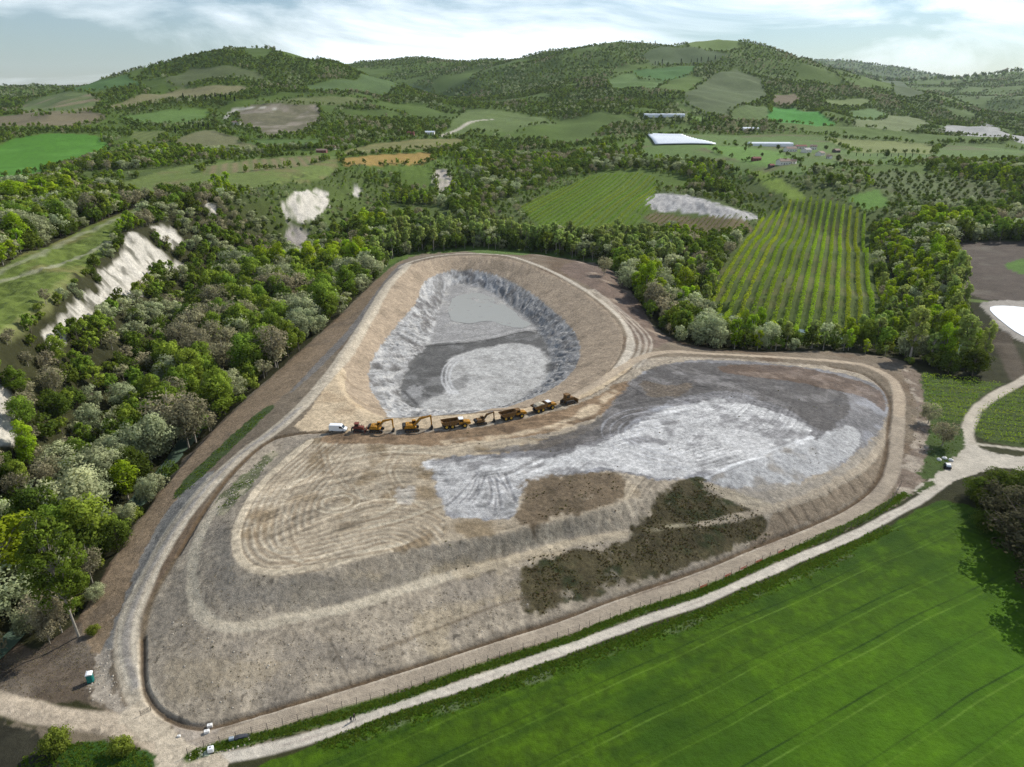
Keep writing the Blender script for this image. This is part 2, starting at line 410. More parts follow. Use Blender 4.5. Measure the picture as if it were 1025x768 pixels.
# ------------------------------------------------------------------ ground colours (albedo) and pieces of the setting
VX, VY, VZ = GX.ravel(), GY.ravel(), GZ.ravel()
VR = RG.ravel()
N = VX.size
COLR = np.zeros((N, 3))
RID = np.zeros(N, int)
RNAME = {0: ('ground', 'rough wooded river valley ground around the landfill', 'ground')}
SOILN = fbm(VX, VY, 22, 4, 41)
FINEN = fbm(VX, VY, 2.6, 3, 42)
def region(name, label, cat):
    k = len(RNAME); RNAME[k] = (name, label, cat); return k
R_HILL = region('hillside', 'green wooded hillsides with fields in the distance', 'hills')

base = rgb(58, 58, 34)  # woodland floor, darkened to paint shade into the gaps between trees
COLR[:] = base * (1 + .35 * SOILN[:, None]) * (1 + .2 * FINEN[:, None])
gm = sstep(520, 640, VY)[:, None]
COLR[:] = COLR * (1 - gm) + gm * rgb(84, 98, 46) * (1 + .25 * SOILN[:, None])
far = VY > 850
RID[far] = R_HILL
hc = rgb(88, 108, 42) * (1 + .28 * fbm(VX, VY, 160, 4, 44)[:, None])
COLR[far] = hc[far]

def sel(W2, pad):
    x0, y0 = W2.min(0) - pad; x1, y1 = W2.max(0) + pad
    return np.nonzero((VX > x0) & (VX < x1) & (VY > y0) & (VY < y1))[0]
def lay(ix, m, col, amp, nz, tint=None, tn=None):
    c = np.asarray(col)[None, :] * (1 + amp * nz[:, None])
    if tint is not None:
        k = sstep(.05, .5, tn)[:, None]
        c = c * (1 - k) + np.asarray(tint)[None, :] * k
    COLR[ix] = COLR[ix] * (1 - m[:, None]) + c * m[:, None]
def area(px, col, amp=.18, scale=12, soft=.8, edge=1.0, rid=None, mix=1.0, world=None, tint=None, seed=51, smooth=True, sub=3, fine=.12, holes=None):
    W2 = np.asarray(world, float) if world is not None else hits(px, sub, True, smooth)
    ix = sel(W2, soft + edge + 1)
    if len(ix) == 0:
        return W2
    X, Y = VX[ix], VY[ix]
    sd = segdist(W2, X, Y, True) * np.where(inside(W2, X, Y), 1, -1)
    en = fbm(X, Y, max(edge * 4, 3), 3, seed + 3)
    if W2[:, 1].mean() < 520:
        sd = sd + fbm(X, Y, 1.5, 3, seed + 6) * min(edge, 1.6) * .8
        soft = soft * .45
    sd = sd + en * edge
    m = sstep(-soft, soft, sd) * mix
    if holes is not None:
        m = m * (.25 + .75 * sstep(holes - .25, holes + .2, fbm(X, Y, 4.5, 4, seed + 21) + .35 * np.clip(sd / 6, -1, 1)))
    nz = fbm(X, Y, scale, 4, seed) + fine / max(amp, .01) * fbm(X, Y, scale / 6, 3, seed + 9)
    lay(ix, m, col, amp, nz, tint, fbm(X, Y, scale * 1.7, 3, seed + 5) if tint is not None else None)
    if rid is not None:
        RID[ix[(sd > 0)]] = rid
    return W2
def line(px, width, col, amp=.1, soft=.4, edge=.4, rid=None, mix=1.0, world=None, seed=61, closed=False, gap=0.0, sub=4, carve=0.0):
    W2 = np.asarray(world, float) if world is not None else hits(px, sub, closed)
    ix = sel(W2, width + soft + edge + 1)
    if len(ix) == 0:
        return W2
    X, Y = VX[ix], VY[ix]
    d = segdist(W2, X, Y, closed) - width / 2 + fbm(X, Y, 5 + width, 3, seed + 3) * edge
    m = (1 - sstep(-soft, soft, d)) * mix
    if gap:
        m = m * sstep(-gap, -gap + .5, fbm(X, Y, 6, 3, seed + 8))
    lay(ix, m, col, amp, fbm(X, Y, 6, 4, seed))
    if carve:
        VZ[ix] -= carve * m
    if rid is not None:
        RID[ix[d < 0]] = rid
    return W2

# ---- hills and far fields
FIELDS = []                              # world outlines kept free of trees
def field(px, col, label, name='field', amp=.12, stripes=None, soft=None, edge=None, scale=None, tint=None):
    y = np.mean([p[1] for p in px])
    W2 = hits(px, 3, True, False)
    d = np.median(W2[:, 1])
    s = max(1.0, d / 500)
    k = region(name, label, 'field')
    area(None, col, amp, scale or 14 * s, soft or 1.2 * s, edge if edge is not None else 2.2 * s, k, world=W2, tint=tint, seed=70 + k)
    if stripes:
        ang, period, c2, mx = stripes
        ix = sel(W2, 1); X, Y = VX[ix], VY[ix]
        m = inside(W2, X, Y) * (0.5 + .5 * np.sin((X * math.cos(ang) + Y * math.sin(ang)) * 2 * math.pi / period)) * mx
        lay(ix, m, c2, .1, fbm(X, Y, 10, 2, 3))
    FIELDS.append(W2)
    return W2
field([(-40, 146), (0, 145), (15, 139), (50, 134), (95, 136), (112, 147), (95, 157), (70, 165), (25, 176), (-40, 180)], rgb(80, 126, 38), 'bright green wheat field on the rounded slope at the left edge', tint=rgb(92, 140, 52))
field([(-30, 178), (20, 180), (38, 184), (25, 190), (-30, 192)], rgb(96, 126, 56), 'small light green field below the bright green slope at left')
W_TERR = field([(122, 184), (160, 172), (200, 164), (256, 159), (320, 155), (336, 158), (338, 166), (318, 180), (256, 188), (200, 194), (150, 201), (125, 202)], rgb(108, 122, 62), 'pale green terrace field above the left cliffs', tint=rgb(122, 118, 74))
field([(200, 168), (256, 160), (318, 156), (328, 160), (310, 166), (256, 172), (205, 176)], rgb(132, 120, 86), 'striped young vineyard on the terrace above the left cliffs', stripes=(.35, 11, rgb(96, 116, 58), .7))
field([(338, 159), (380, 155), (428, 153), (436, 158), (428, 163), (346, 167)], rgb(158, 132, 72), 'tan orange stubble field at the edge of the wooded cliff')
field([(348, 150), (376, 144), (461, 139), (468, 144), (456, 149), (406, 150), (338, 156)], rgb(128, 124, 78), 'tan green strip field in front of the white farmhouse', stripes=(1.2, 22, rgb(108, 112, 62), .6))
field([(468, 111), (520, 114), (548, 119), (555, 125), (512, 132), (473, 131), (462, 138), (440, 136)], rgb(100, 116, 62), 'green valley field with a pale track in the middle distance')
field([(20, 106), (67, 92), (90, 94), (100, 102), (95, 110), (50, 116), (20, 116)], rgb(100, 114, 66), 'dull green field high on the left hill', tint=rgb(140, 128, 98))
field([(65, 88), (105, 80), (127, 75), (142, 85), (120, 88), (92, 92), (67, 92)], rgb(84, 114, 58), 'green pasture on the shoulder of the left hill')
field([(-30, 121), (50, 112), (92, 112), (108, 117), (75, 127), (-30, 131)], rgb(122, 113, 86), 'long brown field across the left hill')
field([(102, 107), (130, 99), (175, 90), (240, 86), (250, 89), (235, 94), (190, 98), (155, 103), (117, 110)], rgb(128, 124, 86), 'long tan field below the wooded hilltop')
field([(117, 118), (165, 110), (205, 111), (222, 115), (205, 121), (135, 123)], rgb(98, 124, 60), 'green field below the cypress row on the left hill')
field([(180, 138), (205, 131), (235, 137), (256, 145), (262, 152), (205, 151), (172, 146)], rgb(118, 118, 80), 'dull tan green rounded field in the middle distance')
field([(130, 132), (172, 131), (162, 142), (135, 146)], rgb(112, 122, 66), 'small striped yellow green vineyard on the left hill', stripes=(.2, 14, rgb(84, 96, 50), .7))
field([(165, 80), (190, 68), (230, 66), (258, 72), (266, 82), (215, 79), (185, 87), (172, 86)], rgb(92, 102, 60), 'olive green meadow just under the left hilltop')
field([(256, 105), (318, 105), (323, 118), (306, 132), (270, 136), (240, 124), (236, 112)], rgb(112, 108, 82), 'eroded pale brown badland slope in the middle distance', name='badland_slope', tint=rgb(146, 136, 118), amp=.4, scale=20)
field([(306, 86), (356, 81), (400, 84), (432, 90), (390, 94), (311, 92)], rgb(88, 108, 60), 'green hill meadow right of the left hilltop')
field([(256, 102), (293, 99), (366, 99), (362, 104), (293, 106)], rgb(106, 114, 66), 'narrow pale green field above the badland slope')
field([(236, 141), (326, 140), (318, 147), (256, 146)], rgb(90, 112, 56), 'green field below the badland slope')
field([(632, 71), (702, 66), (690, 75), (672, 81), (640, 80)], rgb(80, 116, 54), 'fresh green field on the upper right hill')
field([(606, 81), (630, 73), (668, 83), (657, 90), (612, 90)], rgb(98, 122, 62), 'pale green field in the hollow of the right hill')
field([(672, 45), (712, 40), (740, 48), (732, 52), (687, 48)], rgb(112, 132, 66), 'bright green meadow on the top of the right hill')
field([(642, 56), (662, 47), (712, 51), (730, 55), (717, 62), (687, 65), (650, 65)], rgb(86, 102, 60), 'olive field with cypresses under the right hilltop')
field([(684, 94), (712, 76), (737, 70), (762, 80), (768, 97), (752, 104), (727, 117), (702, 114), (684, 104)], rgb(92, 104, 64), 'large grey green bare slope on the right hill', amp=.2)
field([(730, 110), (768, 107), (772, 120), (732, 122)], rgb(104, 122, 66), 'striped vineyard at the foot of the right hill', stripes=(.1, 18, rgb(80, 98, 50), .6))
field([(770, 107), (796, 109), (835, 124), (818, 127), (768, 121)], rgb(74, 136, 50), 'vivid green wedge field at the foot of the right hill')
field([(773, 95), (795, 94), (801, 99), (793, 105), (773, 106)], rgb(116, 104, 78), 'small brown field on the right hill')
field([(823, 101), (863, 99), (873, 102), (860, 107), (828, 106)], rgb(112, 126, 70), 'narrow light green field on the right slope')
field([(848, 112), (873, 109), (889, 115), (885, 119), (858, 120)], rgb(96, 122, 64), 'green field with a dark hedge on the right slope')
field([(888, 116), (908, 116), (934, 125), (918, 131), (898, 132), (868, 128), (853, 122)], rgb(118, 128, 82), 'pale green sloping field beside the valley plain at right')
field([(878, 80), (905, 84), (925, 96), (908, 99), (893, 94)], rgb(88, 102, 62), 'olive green meadow on the right ridge')
field([(640, 137), (720, 135), (800, 135), (870, 140), (940, 146), (1060, 152), (1060, 163), (940, 160), (860, 166), (800, 176), (760, 180), (700, 160), (640, 158)], rgb(98, 120, 60), 'grassy farm terrace with houses and sheds', name='farm_terrace', tint=rgb(108, 108, 70))
field([(826, 139), (908, 142), (940, 147), (933, 155), (855, 153)], rgb(124, 132, 76), 'light green field on the farm terrace')
field([(946, 126), (985, 127), (1060, 142), (1060, 150), (940, 131)], rgb(172, 170, 162), 'pale plastic covered strip field in the valley plain at right', name='covered_field')
field([(985, 124), (1060, 133), (1060, 138), (982, 127)], rgb(160, 158, 150), 'thin pale strip field at the far right of the plain', name='covered_field')
field([(687, 116), (717, 119), (700, 124)], rgb(104, 128, 58), 'small light green patch beside the far white roofs')
field([(700, 146), (745, 147), (780, 153), (800, 163), (770, 168), (735, 160)], rgb(104, 136, 60), 'fresh green paddock in front of the farm')
W_GRASSBANK = field([(745, 172), (762, 172), (790, 186), (808, 198), (796, 203), (770, 190)], rgb(122, 142, 58), 'bright grass bank running down from the farm')
line([(440, 137), (458, 130), (472, 122), (492, 120)], 9, rgb(188, 180, 160), soft=2, edge=1)
line([(226, 118), (236, 110), (256, 108), (274, 109)], 10, rgb(196, 190, 174), soft=3, edge=4)

# ---- left plateau and cliffs
FIELDS.append(field([(-40, 372), (0, 336), (35, 312), (75, 276), (110, 246), (128, 226), (160, 208), (150, 203), (100, 222), (40, 250), (0, 268), (-60, 300)], rgb(104, 118, 54), 'grass field on the plateau above the white cliff', name='meadow', tint=rgb(122, 120, 70), edge=2, soft=1.5))
line([(-40, 290), (0, 272), (60, 245), (110, 222), (148, 208)], 5, rgb(158, 158, 128), soft=1.5, edge=1.5, mix=.6)
line([(0, 336), (40, 308), (70, 276)], 3.5, rgb(140, 142, 88), soft=1, edge=1, mix=.6)
line([(0, 282), (50, 268), (85, 255), (108, 242)], 3, rgb(166, 164, 136), soft=1.0, edge=1, mix=.7)
R_CLIFF = region('cliff', 'steep pale clay cliff on the left side of the gorge', 'cliff')
gx, gy = np.gradient(GZ)[::-1]
dz_dr = np.gradient(GZ, axis=0) / np.gradient(RG, axis=0)
dz_da = np.gradient(GZ, axis=1) / (RG * (AZ[1] - AZ[0]))
SLOPE = np.hypot(dz_dr, dz_da).ravel()
chalk = rgb(196, 188, 172)
def bare(px, seed, col=chalk, amp=.14):  # bare cliff faces
    W2 = hits(px, 3, True)
    ix = sel(W2, 6); X, Y = VX[ix], VY[ix]
    sd = segdist(W2, X, Y, True) * np.where(inside(W2, X, Y), 1, -1) + fbm(X, Y, 11, 4, seed) * 4.5
    m = sstep(-.8, .8, sd) * (1 - .75 * sstep(.15, .45, fbm(X, Y, 7, 3, seed + 4)) * sstep(14, 3, sd))
    VZ[ix] += m * (fbm(X * 1.0, Y * 1.0, 5, 3, seed + 6) * 1.6 - np.abs(fbm(X, Y, 11, 2, seed + 7)) * 2.2)
    st = fbm(VZ[ix] * 3 + X * .3, Y * .5, 5, 3, seed + 1)
    lay(ix, m, col, amp, st + fbm(X, Y, 3, 2, seed + 2))
    RID[ix[sd > 0]] = R_CLIFF
    FIELDS.append(W2)
bare([(44, 352), (62, 316), (92, 292), (114, 262), (128, 245), (138, 254), (152, 272), (140, 296), (112, 312), (88, 324), (62, 336), (50, 362)], 301)
bare([(126, 244), (136, 232), (150, 240), (170, 258), (186, 266), (176, 272), (150, 262)], 302)
bare([(154, 228), (168, 226), (184, 240), (178, 250), (162, 240)], 303)
bare([(282, 204), (300, 192), (322, 190), (330, 204), (318, 216), (304, 222), (288, 220)], 304)
bare([(284, 226), (302, 228), (310, 246), (304, 264), (290, 248)], 307, rgb(150, 142, 132))
bare([(-14, 386), (4, 378), (14, 392), (22, 412), (16, 446), (2, 452), (-16, 450)], 305)
bare([(434, 172), (446, 170), (454, 184), (444, 196), (436, 188)], 306, rgb(176, 166, 150))
bare([(352, 184), (360, 186), (360, 198), (352, 196)], 308, rgb(190, 182, 168))
bare([(205, 204), (214, 205), (218, 214), (208, 216)], 309)

# ---- valley floor to the right
W_VINE_A = field([(520, 208), (553, 193), (587, 178), (640, 174), (657, 179), (655, 196), (648, 212), (640, 226), (600, 234), (545, 233)], rgb(92, 112, 44), 'ground of the vineyard on the slope beyond the pit', name='vineyard_ground')
W_VINE_B = field([(644, 218), (656, 213), (700, 218), (748, 222), (752, 232), (718, 238), (692, 240), (665, 232)], rgb(112, 100, 72), 'brown ground of the small vineyard under the grey cutting', name='vineyard_ground')
W_ORCH = field([(708, 308), (722, 268), (742, 240), (768, 216), (792, 202), (815, 199), (845, 207), (866, 216), (873, 250), (877, 282), (884, 314), (880, 338), (800, 346), (716, 334)], rgb(84, 98, 44), 'grassy floor of the orchard beyond the river', name='orchard_ground', tint=rgb(104, 106, 60))  # floor colour darkened to stand for shade between the rows
bare([(646, 200), (660, 194), (690, 196), (722, 205), (757, 216), (742, 220), (690, 213), (654, 210)], 311, rgb(170, 166, 160), .25)
W_OLIVE = field([(860, 176), (893, 171), (928, 176), (980, 185), (1003, 195), (985, 201), (943, 201), (903, 196), (875, 188)], rgb(100, 112, 66), 'dull green ground of the small tree plantation at right', name='plantation_ground', tint=rgb(84, 88, 54))
field([(846, 198), (878, 190), (892, 206), (866, 212)], rgb(94, 128, 50), 'fresh green patch above the orchard')
W_BROWN = field([(953, 244), (993, 241), (1060, 243), (1080, 300), (985, 301), (958, 291), (941, 266), (946, 251)], rgb(96, 86, 76), 'bare brown ploughed field at the right edge', name='ploughed_field', amp=.1, tint=rgb(112, 104, 92))
area([(1006, 264), (1040, 258), (1050, 272), (1020, 274)], rgb(86, 116, 48), soft=1, edge=1)
line([(940, 268), (946, 252), (956, 244)], 6, rgb(190, 182, 166), soft=1, edge=1.5)
line([(960, 300), (985, 302), (1030, 304)], 5, rgb(104, 122, 60), soft=1, edge=1)
R_PONDRIM = region('pond_bank', 'pale gravel bank round the white lined pond at right', 'bank')
area([(982, 303), (1030, 302), (1080, 318), (1080, 366), (1040, 350), (1006, 334), (990, 316)], rgb(168, 160, 148), rid=R_PONDRIM, edge=.6)
line([(1000, 335), (1012, 362), (1020, 380)], 8, rgb(92, 82, 68), soft=1, edge=1)
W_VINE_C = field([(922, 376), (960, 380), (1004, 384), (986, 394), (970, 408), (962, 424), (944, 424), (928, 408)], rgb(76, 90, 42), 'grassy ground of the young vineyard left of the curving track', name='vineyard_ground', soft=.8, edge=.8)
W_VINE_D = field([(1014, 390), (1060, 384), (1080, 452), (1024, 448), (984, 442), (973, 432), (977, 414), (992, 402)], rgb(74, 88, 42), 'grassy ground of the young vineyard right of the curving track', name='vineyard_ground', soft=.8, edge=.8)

# ---- site: outer strips, mound, pit
tan, tan2, clay = rgb(172, 152, 126), rgb(140, 122, 98), rgb(128, 122, 112)
R_SITE = region('bare_ground', 'bare brown and tan soil round the landfill', 'ground')
SITE_PX = [(400, 258), (440, 252), (500, 250), (560, 258), (600, 266), (622, 280), (640, 305), (664, 335), (720, 350), (830, 352), (890, 358), (918, 372), (934, 400), (936, 440), (930, 474), (905, 500), (860, 524), (800, 552), (700, 592), (600, 632), (500, 668), (400, 704), (300, 736), (215, 758), (150, 762), (120, 722), (90, 700), (70, 690), (0, 702), (0, 640), (40, 650), (78, 622), (98, 585), (130, 533), (165, 485), (205, 438), (245, 400), (290, 360), (335, 320), (372, 284)]
W_SITE = area(SITE_PX, rgb(126, 112, 92), .2, 16, .8, 1.2, R_SITE, tint=rgb(110, 92, 72), seed=81)
FIELDS.append(W_SITE)
area([(-30, 700), (-30, 660), (20, 662), (55, 640), (82, 622), (104, 640), (110, 664), (96, 690), (84, 706), (40, 704)], rgb(98, 86, 72), .25, 9, .8, 1.5, seed=82, tint=rgb(120, 108, 92))
area([(84, 700), (96, 664), (106, 650), (116, 690), (126, 714)], rgb(176, 164, 146), .3, 5, 1, 2.2, mix=.75, seed=83)
# outer sloping strip by the river: brown above, green verge between
area([(396, 262), (403, 266), (378, 292), (345, 335), (310, 372), (268, 410), (205, 470), (165, 520), (135, 575), (100, 655), (82, 622), (100, 585), (130, 535), (165, 487), (205, 440), (245, 402), (290, 362), (335, 322), (372, 285)], rgb(138, 118, 92), .16, 8, .6, .6, seed=84, tint=rgb(120, 104, 84))
area([(275, 405), (262, 420), (222, 458), (190, 490), (172, 500), (185, 480), (222, 445), (255, 415)], rgb(72, 86, 44), .3, 4, .6, 1.0, seed=85)
area([(178, 498), (215, 470), (190, 510), (160, 555), (138, 600), (124, 640), (106, 650), (128, 590), (150, 540)], rgb(132, 128, 120), .2, 5, .6, .8, seed=86)
area([(407, 267), (385, 292), (360, 325), (330, 358), (300, 386), (290, 392), (318, 362), (350, 328), (378, 290), (398, 266)], rgb(122, 118, 112), .2, 5, .6, .6, seed=87, mix=.8)
area([(388, 258), (376, 280), (400, 262), (440, 253), (560, 258), (600, 264), (590, 256), (500, 247), (430, 248)], rgb(88, 110, 44), .2, 6, .8, 1, seed=88)
area([(560, 270), (590, 262), (625, 285), (655, 330), (672, 340), (645, 350), (630, 330), (600, 295)], rgb(116, 98, 84), .25, 6, .8, 1.2, seed=89, tint=rgb(150, 132, 112))
# right outer verge
area([(900, 372), (918, 372), (934, 400), (936, 440), (930, 474), (905, 497), (896, 480), (914, 440), (916, 400)], rgb(122, 106, 90), .3, 3.5, .8, 1.2, seed=90, tint=rgb(168, 154, 134))

R_MOUND = region('landfill_mound', 'broad terraced landfill mound of grey clay and brown soil', 'mound')
MOUND_PX = PX_LDITCH[::-1][:-1] + PX_FOOT + [(650, 359), (620, 379), (580, 401), (520, 417), (460, 427), (400, 431)]
W_MOUND = area(MOUND_PX, rgb(164, 150, 128), .16, 7, .5, .3, R_MOUND, tint=rgb(150, 138, 120), seed=101, fine=.3)
# lower slope: raked soil with streaks down the fall line
def band(pxa, pxb):
    return list(pxa) + list(pxb)[::-1]
ix = np.nonzero(RID == R_MOUND)[0]; X, Y = VX[ix], VY[ix]
strk = fbm(X * 1.0 + Y * .25, Y * .35 - X * .1, .8, 3, 105)
COLR[ix] *= (1 + .34 * strk * sstep(-.5, .4, fbm(X, Y, 9, 2, 106)))[:, None]
spk = vnoise(X * .9, Y * .9, 107)
COLR[ix] *= (1 - .5 * sstep(.86, .95, spk))[:, None]
for k, (px_, c_, mx) in enumerate([
    ([(560, 700), (430, 650), (520, 600), (590, 585), (600, 560), (560, 575), (470, 600), (420, 630)], rgb(176, 158, 126), .55),
    ([(300, 600), (420, 585), (540, 560), (560, 552), (500, 553), (380, 575), (300, 588)], rgb(164, 146, 112), .5),
    ([(170, 700), (230, 690), (300, 660), (230, 660), (170, 660)], rgb(158, 142, 114), .5),
    ([(160, 640), (190, 600), (196, 560), (180, 570), (155, 620)], rgb(142, 132, 116), .6),
    ([(225, 600), (215, 560), (225, 520), (240, 575), (290, 582), (420, 572), (400, 590), (290, 606), (250, 612)], rgb(144, 134, 118), .7),
    ([(240, 500), (262, 470), (300, 444), (330, 436), (300, 460), (262, 490), (244, 515)], rgb(140, 130, 112), .7)]):
    area(px_, c_, .2, 4, 2.5, 2.5, mix=mx, seed=110 + k)
area([(215, 505), (236, 482), (262, 460), (276, 452), (262, 474), (240, 498), (222, 516)], rgb(84, 96, 50), .35, 2.5, .6, 1.4, mix=.75, seed=117, tint=rgb(184, 172, 140))

# plateau
PLAT_PX = PX_PLAT[:14] + [(620, 476), (600, 455), (560, 440), (470, 440), (380, 440), (330, 438)]
W_PLAT = area(PLAT_PX, rgb(172, 156, 130), .14, 5, 1.0, 1.0, seed=120, tint=rgb(140, 122, 94))
PE = hits(PX_PLAT[:10], 4)
ix = sel(PE, 40); X, Y = VX[ix], VY[ix]
ins = inside(W_PLAT, X, Y)
dd = segdist(PE, X, Y)
ring = (.5 + .5 * np.sin(dd * 2 * math.pi / 1.9 + 1.6 * fbm(X, Y, 8, 2, 121))) * ins * (dd > 2.2) * (dd < 26) * (X < -18) * sstep(-.6, .3, fbm(X, Y, 7, 3, 122))
VZ[ix] -= ring * .14
lay(ix, ring * .42, rgb(132, 114, 90), .1, fbm(X, Y, 4, 2, 3))
lay(ix, (.5 - .5 * np.sin(dd * 2 * math.pi / 1.9 + 1.6 * fbm(X, Y, 8, 2, 121))) ** 2 * ins * (dd < 26) * (X < -18) * sstep(-.3, .5, fbm(X, Y, 6, 3, 1220)) * .5, rgb(206, 192, 166), .1, fbm(X, Y, 4, 2, 31))
lay(ix, ins * (dd < 2.4) * (X < 0) * .8, rgb(194, 178, 150), .1, fbm(X, Y, 4, 2, 4))
c0 = np.array(hit(337, 502)[:2])
def circ(c, r, w, col, mix, a0=0, a1=6.3, sx=1.0):
    t = np.linspace(a0, a1, 40)
    line(None, w * .6, col, soft=.3, edge=.5, mix=mix, carve=.12, gap=.9, world=np.c_[c[0] + np.cos(t) * r * sx, c[1] + np.sin(t) * r], seed=123)
cream, creamd = rgb(202, 188, 160), rgb(132, 112, 86)
for r, w_, m_ in ((3.4, .9, .7), (5.2, 1.0, .7), (8.8, .8, .5), (12.0, 1.0, .5)):
    circ(c0, r, w_, cream, m_, 0, 6.3 if r < 6 else 4.2, 1.25)
for t_ in ([(318, 445), (324, 470), (318, 482)], [(325, 445), (334, 474), (360, 497), (395, 500)], [(400, 444), (386, 468), (396, 486), (405, 498), (380, 515), (340, 522)], [(407, 445), (393, 470), (402, 486)],
           [(290, 490), (300, 480), (325, 470), (345, 478), (362, 500)], [(270, 560), (330, 557), (400, 545), (430, 532)], [(252, 520), (262, 545), (300, 562)], [(405, 498), (432, 512), (440, 520)], [(300, 552), (290, 530), (298, 500)], [(340, 460), (390, 452), (450, 455)], [(360, 530), (400, 520), (440, 505)]):
    for q in (-2, 2):
        line([(a + q, b) for a, b in t_], .6, cream, soft=.35, edge=.5, mix=.55, seed=124, carve=.10, gap=.4)
    line([(a, b + 3) for a, b in t_], .8, creamd, soft=.3, edge=.4, mix=.5, seed=125)
area([(396, 490), (412, 488), (414, 500), (400, 504)], rgb(186, 184, 178), .2, 2, 1.5, 2.5, mix=.4)
# brown band beneath the parked machines
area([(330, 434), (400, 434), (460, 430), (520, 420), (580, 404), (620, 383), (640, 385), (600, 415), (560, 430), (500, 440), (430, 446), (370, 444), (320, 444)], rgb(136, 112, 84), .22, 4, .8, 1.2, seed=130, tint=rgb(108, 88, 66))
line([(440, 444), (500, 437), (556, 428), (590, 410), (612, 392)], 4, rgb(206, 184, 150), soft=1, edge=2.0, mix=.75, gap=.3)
# grey clay cap
area([(436, 462), (486, 455), (545, 448), (590, 430), (615, 402), (645, 372), (700, 360), (780, 365), (850, 376), (884, 392), (886, 420), (862, 450), (820, 474), (760, 492), (711, 482), (670, 480), (617, 473), (570, 476), (531, 483), (519, 499), (510, 519), (456, 519), (442, 501)], rgb(124, 121, 119), .3, 5, 1.2, 1.6, seed=131, tint=rgb(150, 149, 150), fine=.3)
area([(590, 425), (618, 398), (648, 370), (700, 362), (780, 372), (840, 392), (848, 412), (826, 432), (800, 416), (762, 400), (726, 392), (690, 396), (650, 408), (620, 428), (585, 444), (540, 452), (460, 452), (520, 446)], rgb(92, 87, 82), .3, 5, 1.5, 2.0, mix=.85, seed=132, tint=rgb(124, 119, 114))
area([(585, 448), (608, 442), (624, 434), (641, 421), (670, 411), (698, 402), (726, 398), (762, 407), (792, 418), (812, 431), (802, 444), (749, 462), (711, 473), (670, 477), (641, 472), (617, 470), (570, 474), (531, 481), (500, 476), (470, 472), (436, 468), (436, 462), (486, 459), (542, 457)], rgb(190, 187, 182), .28, 4, 1.6, 3.6, seed=133, tint=rgb(142, 139, 136), fine=.35)
area([(436, 466), (500, 472), (531, 480), (520, 498), (510, 517), (456, 517), (442, 500)], rgb(184, 181, 176), .3, 2.5, 1.4, 2.4, mix=.85, seed=134, tint=rgb(136, 134, 130), fine=.4)
for k in range(10):                     # dozer blade marks fanning over the clay
    a = k / 9
    j1, j2, j3 = random.uniform(-4, 4), random.uniform(-5, 5), random.uniform(-8, 3)
    line([(478 + a * 24 + j1, 476 + j2 * .6), (465 + a * 52 + j2, 494 + j1), (450 + a * 78 + j2, 512 - 14 * abs(a - .4) + j3)], .55, rgb(104, 102, 102), soft=.3, edge=.6, mix=.6, seed=140 + k, carve=.25)
for t_ in ([(488, 484), (540, 458), (590, 436), (640, 408)], [(496, 488), (550, 460), (600, 438), (650, 410)], [(560, 452), (610, 425), (660, 396), (720, 392)], [(520, 446), (580, 432), (625, 402), (648, 378)], [(590, 438), (630, 412), (690, 385), (770, 392), (830, 415)]):
    for q in (-2, 2):
        line([(a + q, b) for a, b in t_], .6, rgb(92, 88, 84), soft=.4, edge=.6, mix=.5, seed=150, carve=.15, gap=.4)
cc = np.array(hit(650, 440)[:2])
for r in (5, 8, 11, 14, 18, 22):
    circ(cc + np.array((r * .5, 4)), r, .8, rgb(206, 206, 208), .3, 1.2, 4.6, 1.2)
area([(711, 476), (767, 454), (812, 440), (848, 426), (863, 439), (858, 451), (838, 467), (797, 482), (760, 490), (735, 488)], rgb(182, 180, 176), .22, 4, 1.2, 2, mix=.85, seed=135, tint=rgb(152, 145, 134), fine=.3)
area([(744, 486), (797, 483), (838, 468), (858, 452), (872, 440), (880, 446), (862, 462), (838, 478), (806, 494), (760, 508), (735, 500)], rgb(158, 148, 132), .25, 3, 1.2, 1.5, mix=.8, seed=1350, tint=rgb(138, 130, 118), fine=.3)
line([(690, 485), (711, 476), (767, 452), (812, 438)], 1.1, rgb(206, 204, 200), soft=.4, edge=.6, mix=.8)
area([(720, 366), (780, 366), (840, 376), (880, 392), (884, 412), (868, 400), (840, 392), (790, 382), (730, 374)], rgb(104, 84, 66), .35, 3, .8, 1.2, mix=.8, seed=136, tint=rgb(136, 116, 98))
area([(640, 380), (668, 386), (690, 384), (680, 396), (650, 398)], rgb(112, 98, 80), .3, 3, 1, 2, mix=.7, seed=137)
# long drag streaks left by the machines over clay and soil
ix = np.nonzero(RID == R_MOUND)[0]; X, Y = VX[ix], VY[ix]
onp = inside(np.vstack([hits(PX_PLAT, 2), hits([(700, 362), (650, 360), (620, 379), (580, 401), (520, 417), (460, 427), (400, 431), (330, 434)], 2)]), X, Y)
axd = np.array(hit(800, 420)[:2]) - np.array(hit(450, 470)[:2]); axd /= np.hypot(*axd)
wob = fbm(X, Y, 34, 2, 620) * 9
uu_ = X * axd[0] + Y * axd[1]; vv_ = -X * axd[1] + Y * axd[0] + wob
ftd = segdist(hits(PX_FOOT[14:], 3), X, Y)
rw = sstep(60, 30, ftd)
vv_ = vv_ * (1 - rw) + (ftd + wob * .3) * rw
st1 = fbm(uu_ / 14, vv_, 1.3, 3, 621); st2 = fbm(uu_ / 9, vv_, .7, 2, 622)
amt = onp * sstep(-.6, .4, fbm(X, Y, 16, 2, 623))
COLR[ix] *= (1 + amt * (.52 * st1 + .34 * st2))[:, None]
VZ[ix] += amt * st1 * .16
